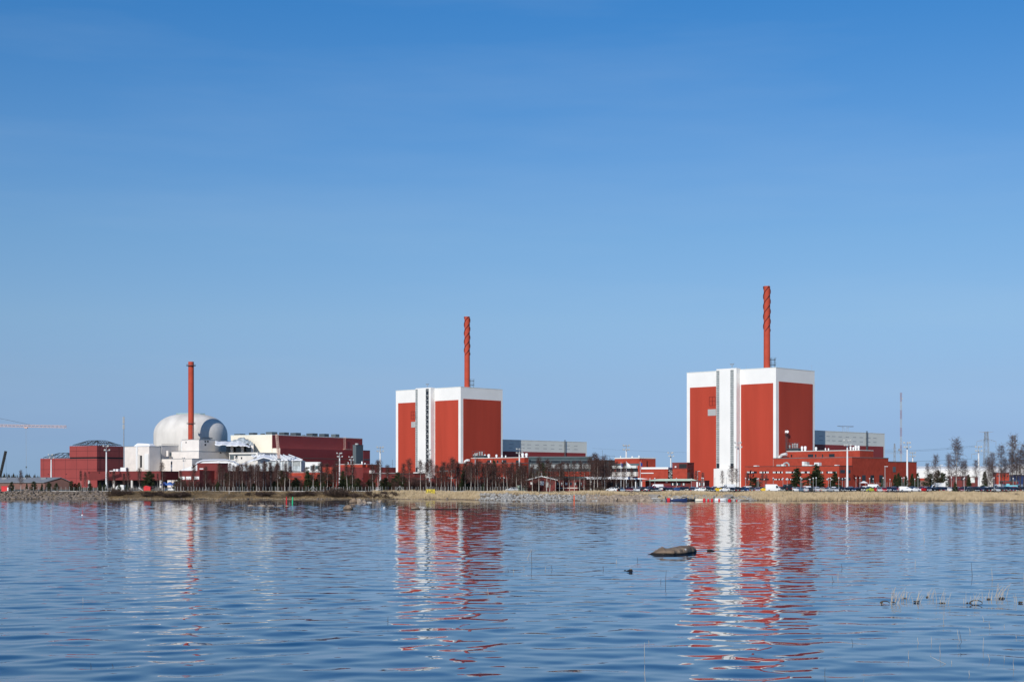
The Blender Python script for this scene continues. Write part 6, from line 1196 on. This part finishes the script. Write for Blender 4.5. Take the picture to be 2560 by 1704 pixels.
# ---------------------------------------------------------------- reeds and grass
def blades(name, label, cat, n, px0, px1, s0, s1, h0, h1, w, m, keep=None, lean=.18, cap=None):
    px = RNG.uniform(px0, px1, n); x = X_at(px, 520); s = s0 + (s1 - s0) * RNG.random(n); y = shore(x) + s; x = (px - 1280) / F * y
    if keep is not None: q = keep(px, s); x, y, px, s = x[q], y[q], px[q], s[q]; n = len(x)
    z = ground_z(x, y) - .05; pat = .75 + .35 * np.sin(x * .35 + np.sin(x * .13) * 3) * np.sin(y * .3) + .12 * np.sin(x * 1.9); h = (h0 + (h1 - h0) * RNG.random(n)) * np.clip(pat, .45, 1.2)
    if cap: h = np.minimum(h, cap - z + .55 * (pat - .8) + .25 * np.sin(x * .21 + 2) + RNG.normal(0, .16, n))
    q = h > .2; x, y, z, h = x[q], y[q], z[q], h[q]; n = len(x)
    a = RNG.uniform(0, 6.28, n); dx, dy = RNG.normal(.10, lean, n) * h, RNG.normal(0, lean, n) * h; ux, uy = np.cos(a) * w / 2, np.sin(a) * w / 2
    p0 = np.stack([x - ux, y - uy, z], -1); p1 = np.stack([x + ux, y + uy, z], -1); p2 = np.stack([x + dx * .5 + ux * .8, y + dy * .5 + uy * .8, z + h * .62], -1); p3 = np.stack([x + dx * .5 - ux * .8, y + dy * .5 - uy * .8, z + h * .62], -1); p4 = np.stack([x + dx, y + dy, z + h], -1)
    V = np.stack([p0, p1, p2, p3, p4], 1).reshape(-1, 3); mb = MB(); mb.v = V.tolist(); mb.f = [t for i in range(n) for t in ((5*i, 5*i+1, 5*i+2, 5*i+3), (5*i+3, 5*i+2, 5*i+4))]; mb.m = [0] * (2 * n)
    return tag(obj(name, mb, m), label, cat, kind='stuff')
blades('reed_bed', 'tall golden reed bed along the open shore before the parked cars', 'reeds', 52000, 1880, 2640, .6, 40, 1.3, 2.3, .07, 'reed', cap=2.75)
blades('reed_bed', 'lower golden reed strip behind the rubble and boats', 'reeds', 32000, 1180, 1890, 15, 42, 1.0, 1.9, .07, 'reed', cap=2.8)
blades('reed_bed', 'pale reeds around the yellow sign below the farther reactor block', 'reeds', 14000, 930, 1200, 2, 20, .9, 1.7, .07, 'reed', cap=3.2)
blades('dry_grass', 'dry brown grass on the bank below the birches', 'grass', 26000, 255, 1000, 1., 19, .3, .8, .09, 'dry_grass', lean=.4)
blades('dry_grass', 'pale straw fringe along the waterline below the birches', 'grass', 9000, 265, 1195, .2, 4., .15, .5, .08, 'reed', lean=.5)
blades('dry_grass', 'dry grass tufts on the bank beneath the reeds', 'grass', 12000, 1640, 2000, 4, 20, .3, .9, .08, 'reed', lean=.4)

# ---------------------------------------------------------------- buoys, jetty, boats, birds, stalks
def spar(label, px, yt, yb, m, tilt=0.):
    D = H * F / (yb - YH); h = (yb - yt) / F * D; x = X_at(px, D); t = thing('spar_buoy', label, 'buoy', (x, D, 0)); s = Vector((math.sin(tilt), 0, math.cos(tilt)))
    b = Vector((x, D, 0)); obj('spar', MB().tube(b - s * .6, b + s * h * .8, .19, .16, 10), m, t, smooth=True); obj('top_section', MB().tube(b + s * h * .8, b + s * h, .16, .12, 10).tube(b + s * h * .78, b + s * h * .82, .21, n=10), m, t, smooth=True)
spar('red spar buoy standing in the bay below the white shelter', 716.3, 1241, 1257.5, 'buoy_red'); spar('green spar buoy leaning slightly beside the red spar', 731, 1241, 1258, 'buoy_green', .05); spar('orange spar buoy in front of the pale rubble bank', 1435.5, 1237, 1256, 'orange')
def floatb(label, px, yb, w, m, stick=None):
    D = H * F / (yb - YH); r_ = w / 2 / F * D; x = X_at(px, D); t = thing('mooring_buoy', label, 'buoy', (x, D, 0)); obj('float', MB().lathe((x, D), [(.02, -r_ * .7), (r_ * .8, -r_ * .5), (r_, 0), (r_ * .75, r_ * .7), (.02, r_)], 12), m, t, smooth=True)
    obj('ring' if not stick else 'stick', MB().tube((x, D, r_ * .9), (x + (.06 if stick else 0), D, r_ + (stick or .12)), .03, n=5), 'buoy_red' if stick else 'steel', t)
floatb('small white float with a thin red stick, alone on the open water', 205.5, 1287, 4.5, 'white', .75); floatb('white mooring buoy at the reed edge below the thick floodlight mast', 2118.5, 1252.5, 3, 'white')
for px, ll in ((1620.5, 'white float under the near end of the jetty'), (1647, 'white float under the middle of the jetty'), (1657, 'white float at the outer end of the jetty')): floatb(ll, px, 1251.3, 3.4, 'white')
floatb('pinkish float under the jetty beside the white floats', 1630, 1251.3, 3, 'pink_steel'); floatb('second pinkish float in the middle of the jetty', 1638.5, 1251.3, 3, 'pink_steel')
gl = thing('gull', 'white gull sitting on the water left of the rock ledge', 'bird', (X_at(960, 346), 346, 0)); x = X_at(960, 346)
obj('body', MB().rings([[(x + dx, 346 + r_ * math.cos(t) * .8, .14 + dz + r_ * math.sin(t)) for t in np.linspace(0, 5.5, 9)] for dx, r_, dz in ((-.24, .03, .05), (-.12, .11, 0), (.05, .14, .0), (.16, .10, .07), (.19, .07, .16), (.25, .06, .22), (.32, .015, .20))]), 'white', gl, smooth='all')
D = 494; jt = thing('jetty', 'low grey wooden jetty with a pale edge beside the beige boulders', 'jetty', (X_at(1633, D), D, 0)); xa, xb = X_at(1617, D), X_at(1650, D)
obj('deck', MB().box(((xa + xb) / 2, D, .75), (xb - xa, 1.8, .14)), 'wood', jt)
for x in np.linspace(xa + .3, xb - .3, 4): obj('pile', MB().tube((x, D, -.8), (x, D, .68), .11, n=6), 'root', jt)
obj('edge', MB().box(((xa + xb) / 2, D - .93, .78), (xb - xa, .05, .12)), 'white', jt)
for lb, p0, p1, D in (('grey sloping boat ramp with a black side above the jetty', 1617, 1650, 499), ('short dark boat ramp among the red fenders', 1812, 1834, 498)):
    xa, xb = X_at(p0, D), X_at(p1, D); t = thing('boat_ramp', lb, 'ramp', (xa, D, 0)); obj('slab', MB().prism([(xa, D, .5), (xb - 1.6, D, .5), (xb, D, 2.0), (xa + 1., D + 3, 2.0)], (0, 3, .05)), 'wood', t); obj('side', MB().prism([(xa + (xb - xa) * .55, D - .08, .5), (xb - .9, D - .08, .75), (xb + .05, D - .08, 2.0)], (0, .07, 0)), 'black', t)
def boat(name, label, p0, p1, D, m, h=.75, w=1.7, inner='wood', extra=None):
    xa, xb = X_at(p0, D), X_at(p1, D); L = xb - xa; t = thing(name, label, 'boat', ((xa + xb) / 2, D, 0)); rings = []
    for f, ww, zz in ((0, .55, 0), (.15, .85, -.02), (.45, 1, -.04), (.75, .85, 0), (.92, .42, .12), (1, .05, .24)):
        x = xa + L * f; hw = w / 2 * ww; rings.append([(x, D - hw * .4, -.2), (x, D - hw, .15), (x, D - hw, h + zz), (x, D - hw * .85, h + zz), (x, D - hw * .7, .2), (x, D + hw * .7, .2), (x, D + hw * .85, h + zz), (x, D + hw, h + zz), (x, D + hw, .15), (x, D + hw * .4, -.2)])
    obj('hull', MB().rings(rings), m, t, smooth=True)
    for f in (.25, .55): obj('thwart', MB().box((xa + L * f, D, h * .72), (.3, w * .66, .06)), inner, t)
    obj('outboard', MB().box((xa - .1, D, h + .25), (.35, .35, .6)).tube((xa - .12, D, h), (xa - .12, D, -.3), .07, n=5), 'steel_dark', t); return t
bo = boat('rowing_boat', 'long navy blue boat with a red stern cover moored below the rubble', 1665, 1718, 487, 'navy', .8); xa = X_at(1671, 486); obj('stern_cover', MB().box((xa, 486.1, .55), (.85, 1.0, .95)), 'buoy_red', bo); obj('seat_box', MB().box((X_at(1680, 486), 486.4, .75), (.6, .7, .3)), 'white', bo)
ib = thing('inflatable_boat', 'black inflatable boat with a curved arch behind the navy boat', 'boat', (X_at(1722, 490), 490, 0)); xa, xb = X_at(1702, 490), X_at(1742, 490)
obj('tube', MB().path([Vector((xb, 489, .35)), Vector((xa + .6, 489, .35)), Vector((xa, 489.6, .4)), Vector((xa, 490.4, .4)), Vector((xa + .6, 491, .35)), Vector((xb, 491, .35))], [.33] * 6, 10), 'black', ib, smooth='all'); obj('floor', MB().box(((xa + xb) / 2, 490, .2), (xb - xa - .4, 1.6, .1)), 'steel_dark', ib)
obj('arch', MB().path([Vector((X_at(1701 + 1, 490), 489.2, .5)), Vector((X_at(1705, 490), 489.2, 1.15)), Vector((X_at(1712, 490), 489.2, 1.2)), Vector((X_at(1722, 490), 489.2, .7))], [.12] * 4, 6), 'black', ib)
boat('rowing_boat', 'cream white boat moored between the inflatable and the red fenders', 1738, 1764, 487, 'cream_wall', .7); boat('motor_boat', 'white motor boat with red fenders in front of the rubble', 1786, 1816, 488, 'white', .9)
for k, (px, w, h, ll) in enumerate(((1760.5, 7, 7, 'large red plastic fender box beside the cream boat'), (1771, 6, 6, 'red fender drum between the cream boat and the motor boat'), (1780, 6, 6.5, 'second red fender drum beside the motor boat'), (1798, 5, 6, 'red fender box hung on the white motor boat'), (1824, 9, 5, 'red float box beside the short dark ramp'), (1842, 3, 4, 'small red float at the end of the moorings'))):
    D = 485.2; x = X_at(px, D); t = thing('fender', ll, 'fender', (x, D, 0), 'red fenders at the moorings'); ww, hh = w / F * D, h / F * D
    obj('drum', MB().lathe((x, D), [(ww * .42, -.1), (ww * .5, .05), (ww * .5, hh * .85), (ww * .4, hh)], 12), 'buoy_red', t, smooth=True); obj('lid', MB().lathe((x, D), [(ww * .22, hh + .002), (ww * .2, hh + .06)], 10), 'black', t)
# reed stalks in the shallow water
def stalk(px, yb, yt, bend=0., dead=False, label=None, lean=None, name='reed_stalk', D=None):
    D = D or H * F / (yb - YH); h = (yb - yt) / F * D; x = X_at(px, D); ln = random.gauss(0, .08) if lean is None else lean; p = Vector((x, D, -.3)); q = Vector((x + .02, D, 0)); mid = Vector((x + h * .55 * ln, D, h * .55)); e = Vector((x + h * ln + bend * h, D + random.gauss(0, .05), h if not bend else h * .8))
    r_ = max(.006, .5 * D / F)
    o = obj(name, MB().path([p, q, mid, e], [r_ * 1.2, r_ * 1.1, r_, r_ * .6], 5), 'reed_stalk' if not dead else 'root'); return tag(o, label or 'thin dry reed stalk standing by itself in open water', 'reed stalk', 'single reed stalks in the shallows')
one = 'thin dry reed stalk standing by itself in the open shallows'
for px, yb, yt in ((2270, 1645, 1624), (2349, 1632, 1604), (2397, 1602, 1572), (2402, 1603, 1575), (2424, 1578, 1568), (2456, 1626, 1593), (2473, 1650, 1634), (2533, 1672, 1642), (2510, 1650, 1638), (2358, 1558, 1537), (2295, 1608, 1592), (2327, 1608, 1591), (2458, 1550, 1540), (2473, 1567, 1552), (2510, 1568, 1559), (2540, 1594, 1585), (2422, 1686, 1674), (2378, 1660, 1650), (2061, 1704, 1667), (1612, 1712, 1660), (1610, 1640, 1604), (1663, 1462, 1424), (1651, 1455, 1445), (1329, 1418, 1374), (2159, 1712, 1697), (2311, 1353, 1335), (2350, 1350, 1340), (2430, 1440, 1405), (2480, 1450, 1420), (2560, 1460, 1436), (2287, 1415, 1398), (2105, 1422, 1408), (2082, 1452, 1438), (2094, 1448, 1430), (969, 1555, 1541), (207, 1505, 1492), (226, 1665, 1655), (281, 1665, 1657), (1270, 1428, 1419), (1284, 1430, 1421), (1363, 1424, 1415), (1380, 1424, 1412), (1508, 1425, 1414), (1594, 1402, 1392), (1541, 1408, 1398), (1310, 1424, 1414), (2131, 1610, 1595), (1621, 1605, 1598), (1849, 1480, 1468), (1220, 1484, 1470)):
    stalk(px, yb, yt, label=one, dead=random.random() < .3)
stalk(1318, 1395, 1372, lean=.5, label='leaning pale reed stem in the water beside the farther reactor reflection'); stalk(2365, 1663, 1642, lean=-1.9, label='long pale reed stem lying aslant at the near water edge', D=47.5)
def clump(px, yb, n, w, h, label, rootw=0):
    D = H * F / (yb - YH); x = X_at(px, D); k = D / F; t = thing('reed_clump', label, 'reed clump', (x, D, 0)); mb = MB()
    for i in range(n):
        a = x + random.uniform(-w, w) * k; l = random.gauss(.12, .35); hh = h * random.uniform(.35, 1) * k; y = D + random.uniform(-.5, .5); mb.path([Vector((a, y, -.2)), Vector((a + l * hh * .5, y, hh * .5)), Vector((a + l * hh, y, hh))], [.011, .010, .006], 5)
    obj('stalk', mb, 'reed_stalk', t); r_ = MB()
    for i in range(2):
        a = x + random.uniform(-rootw * .3 - 5, rootw * .3 + 5) * k; v = rockv(I2[0], (.15 * random.uniform(.7, 1.4), .14, .09), np.random.default_rng(i + int(px)), .6); r_.add((v + np.array([a, D, .03])).tolist(), I2[1])
    if rootw:
        for sg in (1,): r_.path([Vector((x + rootw * k * (1 - math.cos(q)), D, .015 + rootw * .5 * k * math.sin(q))) for q in np.linspace(0, 3.1, 8)], [.03, .03, .03, .028, .025, .022, .02, .015], 5)
    obj('root', r_, 'root', t)
clump(2236, 1506, 12, 14, 42, 'tall pale reed clump with a dark bent loop at its foot', 0); clump(2200, 1508, 2, 6, 8, 'dark looped root beside the tallest reed clump', 12); clump(2262, 1497, 7, 12, 24, 'thin middle reed clump beside the tallest one'); clump(2290, 1504, 8, 8, 34, 'dense reed clump with a dark muddy root'); clump(2322, 1493, 6, 8, 32, 'leaning reed clump with one dark root lump'); clump(2356, 1508, 7, 7, 42, 'upright white reed clump at the outer end of the row'); clump(2424, 1508, 8, 14, 30, 'slanting reed clump over a long arched dark root', 16); clump(2470, 1498, 7, 12, 26, 'sparse slanting reed clump past the arched root'); clump(2502, 1495, 12, 20, 42, 'wide sparse reed clump of thin upright stems'); clump(2550, 1506, 4, 8, 24, 'small reed clump with a flat dark root at the picture edge')

# ---------------------------------------------------------------- ordinals for look-alikes
from collections import defaultdict
grp = defaultdict(list)
seen_ = {}
for o, ph, px in AUTO: seen_[o.name] = (o, ph, px)
for o, ph, px in seen_.values(): grp[ph].append((px, o))
for ph, L in grp.items():
    L.sort(key=lambda q: q[0])
    for i, (px, o) in enumerate(L): o['label'] = ph if len(L) == 1 else (f'{ORD[i]} {ph}, from the left' if len(L) > 2 or True else ph)
spare = [o for o in S.objects if o.parent is None and o.type == 'EMPTY' and o.name in TREE and o.name not in USED]   # prototypes never placed
for o in spare:
    for c in kids(o): bpy.data.objects.remove(c)
    bpy.data.objects.remove(o)
